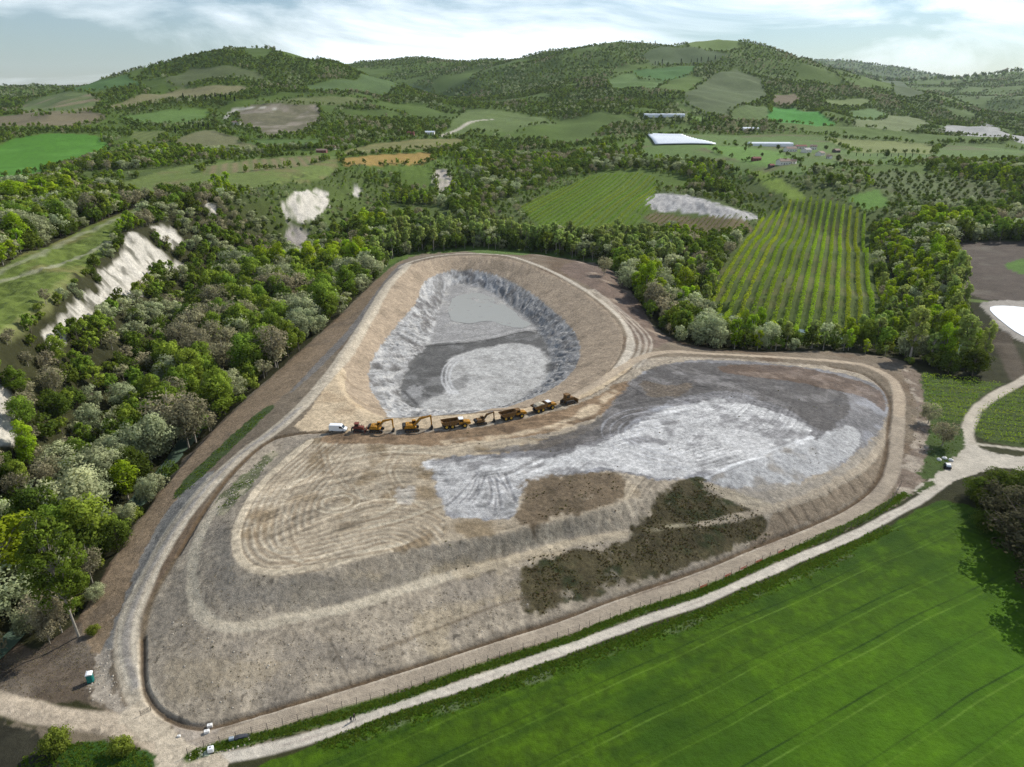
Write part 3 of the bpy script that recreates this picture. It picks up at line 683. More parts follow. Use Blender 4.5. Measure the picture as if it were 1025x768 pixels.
# brown soil and dark growth on the slope
area([(510, 522), (519, 500), (531, 482), (561, 475), (608, 471), (622, 476), (622, 494), (594, 510), (547, 527)], rgb(112, 96, 74), .25, 3.5, 1.6, 3.4, seed=138, tint=rgb(90, 78, 58), fine=.3, holes=-.3)
area([(627, 526), (641, 512), (670, 484), (698, 478), (721, 497), (756, 512), (769, 528), (752, 544), (700, 566), (651, 578), (573, 602), (530, 616), (526, 590), (526, 566), (573, 548), (624, 539)], rgb(80, 72, 48), .5, 3, 1.6, 3.0, seed=139, tint=rgb(56, 60, 34), fine=.4, holes=-.34)
line([(622, 536), (660, 528), (700, 524), (730, 520)], 1.6, rgb(156, 146, 118), soft=.6, edge=.8, mix=.7, gap=.25)
area([(700, 482), (722, 488), (770, 505), (758, 512), (725, 498)], rgb(170, 156, 130), .25, 3, .8, 1, mix=.7)
# right slope with rills down to the ring road
RS = hits([(772, 514), (815, 500), (846, 484), (870, 468), (884, 446), (884, 460), (878, 476), (864, 492), (838, 509), (798, 527), (750, 546), (768, 530)], 3, True)
area(None, rgb(140, 124, 102), .2, 4, .6, .6, world=RS, seed=160)
for k in range(11):
    a = k / 10
    p0 = np.array((778, 512)) * (1 - a) + np.array((872, 466)) * a - np.array((0, 6 * a * (1 - a)))
    p1 = p0 + np.array((12, 20 - k * .8))
    line([p0, (p0 + p1) / 2 + np.array((1, 0)), p1], .6, rgb(88, 74, 58), soft=.3, edge=.3, mix=.7, seed=161 + k, carve=.3)
line(PX_BENCH[2:13], 2.9, rgb(192, 178, 152), .12, .5, .6, seed=170)
line(PX_BENCH[12:16], 2.2, rgb(182, 166, 138), .12, .6, .8, seed=171, mix=.85)
line(PX_BENCH[16:], 2.0, rgb(176, 160, 136), .12, .5, .6, seed=172, mix=.8)
line([(560, 590), (500, 605), (440, 628), (380, 650)], .7, rgb(98, 82, 60), soft=.4, edge=.5, mix=.55)
line([(330, 640), (355, 690)], .5, rgb(86, 76, 62), soft=.3, edge=.4, mix=.5)

# pit
R_PIT = region('landfill_pit', 'deep egg shaped landfill basin with tan upper banks and grey clay lining', 'pit')
W_RIM = area([(p[0], p[1]) for p in PX_RIM], rgb(168, 148, 122), .1, 6, .5, .3, R_PIT, seed=180, tint=rgb(150, 132, 108))
Wb = np.vstack([hits(PX_PBEN, 4), [(-8, 242), (-20, 235), (-35, 231), (-46, 234)]])
area(None, rgb(166, 164, 160), .25, 4, .5, .8, world=Wb, seed=181, tint=rgb(118, 114, 110), fine=.35)
ix = sel(Wb, 1); X, Y = VX[ix], VY[ix]
fl = hits(PX_FLOOR, 3, True)
insb = inside(Wb, X, Y); df = segdist(fl, X, Y, True); inf_ = inside(fl, X, Y)
an = np.arctan2(Y - 350, X + 20)
grv = fbm(an * 30, df * .25, 1.0, 3, 182)
wall = insb & ~inf_
gw = wall * np.clip(df / 3, 0, 1) * np.clip(segdist(Wb, X, Y, True) / 3, 0, 1)
VZ[ix] -= gw * (np.abs(grv) * 1.9 - .6 + fbm(X, Y, 6, 3, 1822) * .6)
lay(ix, wall * sstep(.0, .4, grv) * .6, rgb(96, 93, 88), .2, fbm(X, Y, 3, 3, 183))
lay(ix, wall * sstep(.05, .4, -grv) * .6, rgb(198, 194, 186), .1, fbm(X, Y, 3, 3, 184))
rgt_shade = wall & (X > -6)
lay(ix, rgt_shade * .4, rgb(118, 115, 110), .25, fbm(X, Y, 5, 3, 185))  # right wall darkened in colour, as the side turned from the sun
# rills on the upper tan bank
ix2 = sel(W_RIM, 1); X2, Y2 = VX[ix2], VY[ix2]
up = inside(W_RIM, X2, Y2) & ~inside(Wb, X2, Y2)
a2 = np.arctan2(Y2 - 350, X2 + 15)
rib_ = fbm(a2 * 70, segdist(Wb, X2, Y2, True) * .1, 1, 2, 186)
COLR[ix2] *= (1 + up * .12 * rib_)[:, None]
VZ[ix2] += up * rib_ * .16 * np.clip(segdist(W_RIM, X2, Y2, True) / 3, 0, 1)
area(None, rgb(150, 147, 142), .14, 7, .4, .5, world=fl, seed=187, tint=rgb(166, 162, 154))
area([(428, 346), (470, 343), (500, 338), (537, 332), (549, 353), (549, 373), (532, 392), (506, 406), (460, 410), (419, 409), (401, 398), (404, 375)], rgb(98, 96, 92), .25, 4, 1.2, 1.5, seed=188, tint=rgb(124, 122, 118))
area([(446, 362), (470, 352), (500, 346), (530, 346), (547, 358), (548, 374), (530, 392), (505, 406), (460, 411), (420, 411), (430, 400), (446, 392), (442, 378)], rgb(186, 183, 176), .18, 4, 3.0, 4.0, seed=189, tint=rgb(164, 161, 154), fine=.25, holes=-.5, mix=.9)
area([(402, 398), (412, 386), (424, 388), (420, 398)], rgb(160, 158, 154), .2, 3, 1, 1.5, mix=.7)
area([(448, 384), (464, 377), (468, 386), (455, 392)], rgb(100, 98, 94), .2, 3, 1.2, 3.0, mix=.5)
for o in (0, 4, 8):
    line([(455 + o, 358), (444 + o, 368), (442 + o, 382), (450 + o, 394)], 1.0, rgb(206, 204, 200), soft=.4, edge=.4, mix=.7)
for o in range(5):
    line([(505, 348 + o * 3), (522, 356 + o * 4), (520 - o * 5, 384)], .9, rgb(168, 166, 160), soft=.4, edge=.5, mix=.5)
line([(426, 347), (450, 345), (490, 340), (520, 333), (540, 331)], 1.2, rgb(64, 62, 58), soft=.4, edge=.4, mix=.9)
line([(426, 344), (450, 342), (490, 337), (520, 330), (536, 328)], 1.6, rgb(176, 172, 166), soft=.4, edge=.4, mix=.8)
line([(404, 392), (420, 408)], 1.2, rgb(70, 68, 66), soft=.5, edge=.6, mix=.8)

# pad with the machines, rim track
area([(300, 432), (312, 408), (330, 380), (338, 366), (345, 372), (346, 390), (358, 404), (385, 418), (430, 417), (485, 413), (540, 406), (585, 392), (610, 371), (640, 356), (632, 368), (606, 386), (580, 400), (520, 416), (460, 426), (400, 430)], rgb(196, 174, 140), .12, 7, .6, .8, R_SITE, seed=190, tint=rgb(182, 158, 124))
line([(346, 392), (360, 402), (372, 408), (390, 411)], .9, rgb(132, 110, 82), soft=.4, edge=.3, mix=.6)
line([(340, 372), (352, 386), (366, 392)], .9, rgb(132, 110, 82), soft=.4, edge=.3, mix=.5)
R_RIMT = region('dirt_track', 'rutted pale dirt track on the far rim of the pit', 'road')
line([(400, 268), (412, 262), (440, 256), (475, 254), (515, 258), (560, 276), (600, 301), (626, 326), (630, 348), (618, 370)], 3.4, rgb(186, 174, 154), .15, .5, .6, R_RIMT, seed=191)
for o in (5, 11, 17, 22):
    line([(588 + o * .3, 290), (612 + o * .5, 312), (627 + o, 336), (628 + o, 352), (616 + o, 368)], 1.2, rgb(196, 184, 164), soft=.5, edge=.5, mix=.6, seed=192 + o)
    line([(592 + o * .3, 291), (616 + o * .5, 313), (630 + o, 337), (631 + o, 352)], .8, rgb(112, 96, 78), soft=.4, edge=.4, mix=.5, seed=193 + o)

# ---- roads
R_SROAD = region('dirt_road', 'pale rutted dirt road climbing the left side of the landfill', 'road')
W_LROAD = line(PX_LROAD, 5.6, rgb(186, 172, 148), .1, .5, .5, R_SROAD, seed=200)
line(PX_LROAD[1:11], 1.8, rgb(152, 146, 138), .1, .8, .6, seed=201, mix=.75)
for o in (-1, 1):
    line([(a + o * 7, b) for a, b in PX_LROAD[1:8]], .8, rgb(206, 194, 170), soft=.3, edge=.3, mix=.6, seed=202)
line(PX_LDITCH, 1.2, rgb(120, 102, 76), .1, .5, .3, seed=203, mix=.8)
R_RING = region('gravel_road', 'smooth grey brown perimeter road round the foot of the mound', 'road')
W_RING = line(PX_RING[:19], 4.4, rgb(168, 154, 134), .05, .4, .3, R_RING, seed=210)
line(PX_RING[16:], 4.2, rgb(184, 166, 142), .07, .4, .4, R_RING, seed=211)
line([(a, b + 4) for a, b in PX_FOOT[5:18]], .6, rgb(200, 186, 164), soft=.3, edge=.4, mix=.7, seed=212)
R_FROAD = region('farm_road', 'pale gravel farm road between the landfill fence and the green field', 'road')
PX_FROAD = [(180, 772), (215, 761), (274, 748), (320, 735), (356, 722), (391, 708), (456, 688), (534, 661), (612, 633), (650, 619), (700, 602), (746, 582), (800, 558), (851, 537), (889, 517), (914, 504), (935, 490), (955, 474), (985, 452)]
W_FROAD = line(PX_FROAD, 2.9, rgb(206, 196, 178), .08, .4, .35, R_FROAD, seed=220)
line(PX_FROAD, .5, rgb(150, 132, 124), .1, .3, .4, seed=221, mix=.5, gap=.1)
R_JROAD = region('dirt_road', 'pale dirt road coming in from the left to the site entrance', 'road')
W_JROAD = line([(-40, 690), (0, 702), (40, 713), (90, 722), (130, 728), (158, 742), (176, 775)], 5.2, rgb(190, 172, 146), .1, .6, .7, R_JROAD, seed=230)
area([(118, 724), (138, 704), (150, 694), (160, 714), (184, 740), (226, 756), (222, 772), (154, 772), (152, 745)], rgb(192, 176, 150), .1, 4, .8, 1, R_JROAD, seed=231)
area([(168, 722), (215, 728), (205, 748), (186, 742)], rgb(170, 156, 138), .08, 4, .8, .8, seed=232)
R_TRACK = region('dirt_track', 'pale curving dirt track between the young vineyards at right', 'road')
W_TRACK = line([(1040, 372), (1018, 384), (995, 396), (976, 411), (968, 428), (970, 445), (984, 458)], 4.6, rgb(198, 186, 166), .1, .5, .5, R_TRACK, seed=240)
area([(962, 440), (976, 446), (1000, 455), (1040, 458), (1040, 472), (1000, 468), (978, 474), (955, 482), (925, 494), (915, 488), (945, 468)], rgb(196, 186, 168), .1, 5, .7, 1.0, R_TRACK, seed=241)
line([(972, 444), (990, 446), (1040, 452)], 2, rgb(190, 180, 160), soft=.4, edge=.4)

# ---- foreground field and verges
R_VERGE = region('grass_verge', 'strip of rough grass along the farm road', 'grass')
line([(190, 757), (222, 746), (270, 735), (322, 721), (356, 711), (416, 692), (456, 677), (534, 651), (573, 638), (612, 622), (650, 608), (700, 593), (746, 572), (800, 548), (846, 527), (880, 510), (905, 494)], 2.5, rgb(78, 98, 40), .3, .6, .9, R_VERGE, seed=250)
area([(900, 500), (935, 482), (920, 474), (930, 430), (920, 376), (938, 380), (948, 420), (964, 430), (962, 450), (945, 468), (920, 490)], rgb(72, 88, 42), .35, 5, .8, 1.4, R_VERGE, seed=251)
R_WHEAT = region('wheat_field', 'lush green wheat field with tractor tramlines in the foreground', 'field')
WH_PX = [(240, 772), (320, 745), (391, 717), (456, 697), (534, 670), (612, 642), (700, 611), (800, 567), (851, 546), (889, 527), (920, 509), (940, 500), (965, 505), (1000, 520), (1080, 540), (1200, 700), (1200, 800), (240, 800)]
W_WHEAT = area(WH_PX, rgb(70, 97, 4), .24, 9, .6, .6, R_WHEAT, seed=260, tint=rgb(56, 82, 4), fine=.45, smooth=False)
FIELDS.append(W_WHEAT)
a_, b_ = np.array(hit(400, 702)[:2]), np.array(hit(800, 543)[:2])
ud = (b_ - a_) / np.hypot(*(b_ - a_)); vn = np.array((ud[1], -ud[0]))
ix = np.nonzero(RID == R_WHEAT)[0]; X, Y = VX[ix], VY[ix]
uu = (X - a_[0]) * ud[0] + (Y - a_[1]) * ud[1]
vv = (X - a_[0]) * vn[0] + (Y - a_[1]) * vn[1]
lay(ix, sstep(-.3, .6, fbm(uu / 9, vv, 2.2, 3, 261)) * .5, rgb(42, 70, 8), .2, fbm(X, Y, 3, 2, 262))
lay(ix, sstep(10, 60, vv) * sstep(0, 80, uu) * .6, rgb(80, 120, 8), .15, fbm(X, Y, 8, 2, 263))
for k in range(7):
    v0 = 7.5 + k * 9.5
    for s in (-.95, .95):
        d = np.abs(vv - v0 - s + .9 * fbm(X, Y, 30, 2, 264) + 1.6 * math.sin(k * 2.3) * .5)
        gapm = .4 + .6 * sstep(-.2, .4, fbm(X, Y, 12, 3, 265 + k))
        m = (1 - sstep(.08, .3, d)) * .85 * gapm
        if s > 0:
            lay(ix, m * .55, rgb(116, 146, 60), .1, fbm(X, Y, 4, 2, 266))
        else:
            lay(ix, m, rgb(34, 60, 18), .1, fbm(X, Y, 4, 2, 267))
W_DITCHV = line([(330, 750), (391, 726), (456, 706), (534, 680), (612, 652), (700, 620), (780, 585), (850, 556)], 1.6, rgb(108, 118, 84), .5, .5, 1.0, seed=270, mix=.75, gap=.1)
line([(320, 746), (391, 718), (456, 698), (534, 671), (612, 643), (700, 612), (800, 568), (889, 527)], 1.2, rgb(64, 80, 34), .3, .5, .6, seed=271, mix=.8)
area([(0, 722), (60, 728), (110, 738), (130, 752), (100, 748), (40, 744), (0, 740)], rgb(140, 126, 106), .3, 4, 1, 1.5, mix=.8, seed=272)
area([(60, 745), (135, 745), (148, 775), (20, 790), (20, 760)], rgb(58, 86, 30), .3, 3, .8, 1, seed=273)
area([(-60, 722), (-10, 722), (30, 735), (55, 755), (50, 790), (-60, 790)], rgb(58, 56, 44), .4, 4, 1, 1.5, seed=274)

# dark ditch in geometry between road and mound, a real trench
dit = hits(PX_FOOT[:25], 4)
for W2, wd, dep in ((dit, .8, .55), (hits(PX_LDITCH[3:], 4), .7, .5)):
    ix = sel(W2, 4); d = segdist(W2, VX[ix], VY[ix])
    VZ[ix] -= dep * (1 - sstep(wd * .5, wd * 1.3, d))
line(None, 1.1, rgb(92, 74, 52), .15, .3, .2, world=dit, seed=280, mix=.85)
line(None, .9, rgb(92, 74, 52), .15, .3, .2, world=hits(PX_LDITCH[3:], 4), seed=281, mix=.8)
# real roughness of the soil
for rk, a1_, a2_ in ((R_MOUND, .11, .05), (R_SITE, .12, .06), (R_PIT, .07, .04), (R_WHEAT, .05, .05)):
    ix = np.nonzero(RID == rk)[0]; X, Y = VX[ix], VY[ix]
    VZ[ix] += fbm(X, Y, 2.2, 3, 601) * a1_ + fbm(X, Y, .8, 2, 602) * a2_
GZ = VZ.reshape(NR, NA)

# ------------------------------------------------------------------ terrain meshes: one sheet cut along the outlines of its pieces
def nt(mat):
    mat.use_nodes = True
    n, l = mat.node_tree.nodes, mat.node_tree.links
    n.clear()
    return n, l
def terrain_material():
    m = bpy.data.materials.new('terrain')
    n, l = nt(m)
    out = n.new('ShaderNodeOutputMaterial'); bs = n.new('ShaderNodeBsdfPrincipled')
    at = n.new('ShaderNodeAttribute'); at.attribute_name = 'albedo'
    tc = n.new('ShaderNodeTexCoord')
    n1 = n.new('ShaderNodeTexNoise'); n1.inputs['Scale'].default_value = .7; n1.inputs['Detail'].default_value = 8; n1.inputs['Roughness'].default_value = .74
    n2 = n.new('ShaderNodeTexNoise'); n2.inputs['Scale'].default_value = .16; n2.inputs['Detail'].default_value = 6; n2.inputs['Roughness'].default_value = .62
    n3 = n.new('ShaderNodeTexNoise'); n3.inputs['Scale'].default_value = 2.2; n3.inputs['Detail'].default_value = 3
    for q in (n1, n2, n3): l.new(tc.outputs['Object'], q.inputs['Vector'])
    mr = n.new('ShaderNodeMapRange'); mr.inputs['From Min'].default_value = .3; mr.inputs['From Max'].default_value = .7
    mr.inputs['To Min'].default_value = -.48; mr.inputs['To Max'].default_value = .48
    l.new(n1.outputs['Fac'], mr.inputs['Value'])
    sp_ = n.new('ShaderNodeMapRange'); sp_.inputs['From Min'].default_value = .63; sp_.inputs['From Max'].default_value = .72     # dark clods
    sp_.inputs['To Min'].default_value = 0; sp_.inputs['To Max'].default_value = -.35
    l.new(n3.outputs['Fac'], sp_.inputs['Value'])
    ad = n.new('ShaderNodeMath'); ad.operation = 'ADD'; l.new(mr.outputs['Result'], ad.inputs[0]); l.new(sp_.outputs['Result'], ad.inputs[1])
    gr = n.new('ShaderNodeMath'); gr.operation = 'MULTIPLY'; l.new(ad.outputs['Value'], gr.inputs[0]); l.new(at.outputs['Alpha'], gr.inputs[1])
    on = n.new('ShaderNodeMath'); on.operation = 'ADD'; on.inputs[1].default_value = 1.0; l.new(gr.outputs['Value'], on.inputs[0])
    mr2 = n.new('ShaderNodeMapRange'); mr2.inputs['From Min'].default_value = .3; mr2.inputs['From Max'].default_value = .7
    mr2.inputs['To Min'].default_value = .84; mr2.inputs['To Max'].default_value = 1.16
    l.new(n2.outputs['Fac'], mr2.inputs['Value'])
    mu = n.new('ShaderNodeMath'); mu.operation = 'MULTIPLY'
    l.new(on.outputs['Value'], mu.inputs[0]); l.new(mr2.outputs['Result'], mu.inputs[1])
    mx = n.new('ShaderNodeMix'); mx.data_type = 'RGBA'; mx.blend_type = 'MULTIPLY'; mx.inputs['Factor'].default_value = 1
    l.new(at.outputs['Color'], mx.inputs['A']); l.new(mu.outputs['Value'], mx.inputs['B'])
    l.new(mx.outputs['Result'], bs.inputs['Base Color'])
    bs.inputs['Roughness'].default_value = .95
    bs.inputs['Specular IOR Level'].default_value = .12
    bp = n.new('ShaderNodeBump'); bp.inputs['Strength'].default_value = .8; bp.inputs['Distance'].default_value = .5
    l.new(n1.outputs['Fac'], bp.inputs['Height']); l.new(bp.outputs['Normal'], bs.inputs['Normal'])
    l.new(bs.outputs['BSDF'], out.inputs['Surface'])
    return m
M_TERR = terrain_material()
def set_props(o, label=None, cat=None, group=None, kind=None):
    if label: o['label'] = label
    if cat: o['category'] = cat
    if group: o['group'] = group
    if kind: o['kind'] = kind
    return o
# vertex normals of the whole sheet so the cut leaves no seam
e1 = np.stack([np.gradient(GX, axis=0), np.gradient(GY, axis=0), np.gradient(GZ, axis=0)], -1)
e2 = np.stack([np.gradient(GX, axis=1), np.gradient(GY, axis=1), np.gradient(GZ, axis=1)], -1)
NRM = np.cross(e2, e1); NRM /= np.linalg.norm(NRM, axis=-1)[..., None]
NRM = NRM.reshape(-1, 3)
qi = (np.arange(NR - 1)[:, None] * NA + np.arange(NA - 1)[None, :]).ravel()
QUAD = np.stack([qi, qi + 1, qi + NA + 1, qi + NA], -1)
QR = RID[QUAD[:, 0]]
def mesh_np(name, V, F, attr=None, normals=None, smooth=True):
    me = bpy.data.meshes.new(name)
    nv, nf, k = len(V), len(F), F.shape[1]
    me.vertices.add(nv); me.loops.add(nf * k); me.polygons.add(nf)
    me.vertices.foreach_set('co', np.asarray(V, np.float32).ravel())
    me.loops.foreach_set('vertex_index', np.asarray(F, np.int32).ravel())
    me.polygons.foreach_set('loop_start', np.arange(0, nf * k, k, dtype=np.int32))
    me.polygons.foreach_set('loop_total', np.full(nf, k, np.int32))
    me.update(calc_edges=True)
    if smooth:
        me.polygons.foreach_set('use_smooth', np.ones(nf, bool))
    if attr is not None:
        a = me.color_attributes.new('albedo', 'FLOAT_COLOR', 'POINT')
        a.data.foreach_set('color', (attr if attr.shape[1] == 4 else np.c_[attr, np.ones(nv) * .35]).astype(np.float32).ravel())
    if normals is not None:
        me.normals_split_custom_set_from_vertices(np.asarray(normals, np.float32))
    return me
GRIT = np.full(N, .35)
soil = np.isin(RID, [R_MOUND, R_SITE, R_PIT, R_CLIFF, R_SROAD, R_JROAD, R_RIMT])
GRIT[soil] = .82
GRIT[np.isin(RID, [R_RING, R_FROAD])] = .5
lum_ = COLR[soil] @ np.array((.3, .55, .15))
COLR[soil] = COLR[soil] * .90 + lum_[:, None] * .10          # dusty soil: little colour
COLR = np.clip(COLR * np.where(soil, .88, .82)[:, None], .004, .9)
COLA = np.c_[COLR, GRIT]
for k, (nm, lb, ct) in RNAME.items():
    fs = QUAD[QR == k]
    if len(fs) == 0:
        continue
    vi, inv = np.unique(fs, return_inverse=True)
    me = mesh_np(nm, np.c_[VX, VY, VZ][vi], inv.reshape(-1, 4), COLA[vi], NRM[vi])
    me.materials.append(M_TERR)
    o = bpy.data.objects.new(nm, me); COL.objects.link(o)
    set_props(o, lb, ct, kind='structure')
# the land goes on outside the picture: coarse continuation round the camera
az2 = np.radians(np.concatenate([np.linspace(54, 306, 64)]))
r2 = np.array([0.5, 30, 62, 90, 130, 190, 280, 420, 700, 1100, 1700, 2600, 4200, 7000, 13400])
X2 = np.sin(az2)[None] * r2[:, None]; Y2 = np.cos(az2)[None] * r2[:, None]
pe = np.interp(r2, RR, GZ[:, -1]); pw = np.interp(r2, RR, GZ[:, 0])
tt = np.linspace(0, 1, 64)[None]
edge_w = np.abs(tt - .5) * 2
Z2 = (pe[:, None] * (1 - tt) + pw[:, None] * tt) * (.3 + .7 * edge_w ** 2)
qi = (np.arange(len(r2) - 1)[:, None] * 64 + np.arange(63)[None]).ravel()
F2 = np.stack([qi, qi + 1, qi + 65, qi + 64], -1)
me = mesh_np('ground', np.stack([X2, Y2, Z2], -1).reshape(-1, 3), F2, np.tile(rgb(74, 88, 44), (64 * len(r2), 1)))
me.materials.append(M_TERR)
o = bpy.data.objects.new('ground', me); COL.objects.link(o); set_props(o, 'open country around and behind the viewpoint', 'ground', kind='structure')
az3 = np.radians(np.linspace(-54, 54, 40)); r3 = np.array([.5, 30, 62.0])
X3 = np.sin(az3)[None] * r3[:, None]; Y3 = np.cos(az3)[None] * r3[:, None]; Z3 = ground(X3, np.maximum(Y3, 1)) * (r3[:, None] >= 62)
qi = (np.arange(2)[:, None] * 40 + np.arange(39)[None]).ravel()
me = mesh_np('ground', np.stack([X3, Y3, Z3], -1).reshape(-1, 3), np.stack([qi, qi + 1, qi + 41, qi + 40], -1), np.tile(rgb(58, 98, 24), (120, 1)))
me.materials.append(M_TERR)
o = bpy.data.objects.new('ground', me); COL.objects.link(o); set_props(o, 'green ground directly below the viewpoint', 'ground', kind='structure')
# ------------------------------------------------------------------ vegetation
def leaf_material(name, col, transl=.42, var=.25, hue=.016):
    m = bpy.data.materials.new(name)
    n, l = nt(m)
    out = n.new('ShaderNodeOutputMaterial')
    at = n.new('ShaderNodeAttribute'); at.attribute_name = 'tone'
    oi = n.new('ShaderNodeObjectInfo')
    hs = n.new('ShaderNodeHueSaturation')
    hs.inputs['Color'].default_value = (*col, 1)
    r1 = n.new('ShaderNodeMapRange'); r1.inputs['To Min'].default_value = .5 - hue; r1.inputs['To Max'].default_value = .5 + hue
    l.new(oi.outputs['Random'], r1.inputs['Value']); l.new(r1.outputs['Result'], hs.inputs['Hue'])
    wn_ = n.new('ShaderNodeTexWhiteNoise'); wn_.noise_dimensions = '1D'
    l.new(oi.outputs['Random'], wn_.inputs['W'])
    r2 = n.new('ShaderNodeMapRange'); r2.inputs['To Min'].default_value = 1 - var; r2.inputs['To Max'].default_value = 1 + var
    l.new(wn_.outputs['Value'], r2.inputs['Value'])
    r3 = n.new('ShaderNodeMath'); r3.operation = 'MULTIPLY'
    l.new(r2.outputs['Result'], r3.inputs[0]); l.new(at.outputs['Fac'], r3.inputs[1])
    l.new(r3.outputs['Value'], hs.inputs['Value'])
    df = n.new('ShaderNodeBsdfDiffuse'); tr = n.new('ShaderNodeBsdfTranslucent'); mx = n.new('ShaderNodeMixShader')
    mx.inputs['Fac'].default_value = transl
    l.new(hs.outputs['Color'], df.inputs['Color']); l.new(hs.outputs['Color'], tr.inputs['Color'])
    l.new(df.outputs['BSDF'], mx.inputs[1]); l.new(tr.outputs['BSDF'], mx.inputs[2])
    l.new(mx.outputs['Shader'], out.inputs['Surface'])
    return m
def plain(name, col, rough=.7, metal=0.0, spec=.3, noise=0.0, nscale=6.0, coat=0.0):
    m = bpy.data.materials.new(name)
    n, l = nt(m)
    out = n.new('ShaderNodeOutputMaterial'); b = n.new('ShaderNodeBsdfPrincipled')
    b.inputs['Roughness'].default_value = rough; b.inputs['Metallic'].default_value = metal
    b.inputs['Specular IOR Level'].default_value = spec
    if coat: b.inputs['Coat Weight'].default_value = coat
    if noise:
        tc = n.new('ShaderNodeTexCoord'); tx = n.new('ShaderNodeTexNoise'); tx.inputs['Scale'].default_value = nscale; tx.inputs['Detail'].default_value = 5
        l.new(tc.outputs['Object'], tx.inputs['Vector'])
        mr = n.new('ShaderNodeMapRange'); mr.inputs['From Min'].default_value = .3; mr.inputs['From Max'].default_value = .7
        mr.inputs['To Min'].default_value = 1 - noise; mr.inputs['To Max'].default_value = 1 + noise
        l.new(tx.outputs['Fac'], mr.inputs['Value'])
        mx = n.new('ShaderNodeMix'); mx.data_type = 'RGBA'; mx.blend_type = 'MULTIPLY'; mx.inputs['Factor'].default_value = 1
        mx.inputs['A'].default_value = (*col, 1); l.new(mr.outputs['Result'], mx.inputs['B']); l.new(mx.outputs['Result'], b.inputs['Base Color'])
    else:
        b.inputs['Base Color'].default_value = (*col, 1)
    l.new(b.outputs['BSDF'], out.inputs['Surface'])
    return m
M_BARK = plain('bark', rgb(104, 94, 82), .9, noise=.3, nscale=3)
M_BARKP = plain('pale_bark', rgb(150, 142, 128), .9, noise=.25, nscale=3)

def tubes(segs, sides=5):
    """segs: list of (p0, p1, r0, r1) -> verts, quads"""
    V, F = [], []
    for p0, p1, r0, r1 in segs:
        p0 = np.asarray(p0, float); p1 = np.asarray(p1, float)
        d = p1 - p0; L = np.linalg.norm(d)
        if L < 1e-6: continue
        d /= L
        a = np.cross(d, (0, 0, 1.0)) if abs(d[2]) < .95 else np.cross(d, (1.0, 0, 0))
        a /= np.linalg.norm(a); b = np.cross(d, a)
        k = len(V)
        t = np.arange(sides) * 2 * math.pi / sides
        ring = np.cos(t)[:, None] * a + np.sin(t)[:, None] * b
        V += list(p0 + ring * r0) + list(p1 + ring * r1)
        for i in range(sides):
            j = (i + 1) % sides
            F.append((k + i, k + j, k + sides + j, k + sides + i))
    return np.array(V), np.array(F)

def leaf_quads(P, Nn, size, rng):
    """kite shaped leaf faces at P facing Nn"""
    n = len(P)
    Nn = Nn / (np.linalg.norm(Nn, axis=1)[:, None] + 1e-9)
    q = rng.normal(size=(n, 3)); T = np.cross(Nn, q); T /= np.linalg.norm(T, axis=1)[:, None] + 1e-9
    B = np.cross(Nn, T)
    s = size * rng.uniform(.55, 1.35, n)[:, None]
    V = np.stack([P - T * s * .55, P - B * s * .36 + Nn * s * .07, P + T * s * .6, P + B * s * .36 + Nn * s * .07], 1).reshape(-1, 3)
    F = np.arange(4 * n).reshape(-1, 4)
    return V, F

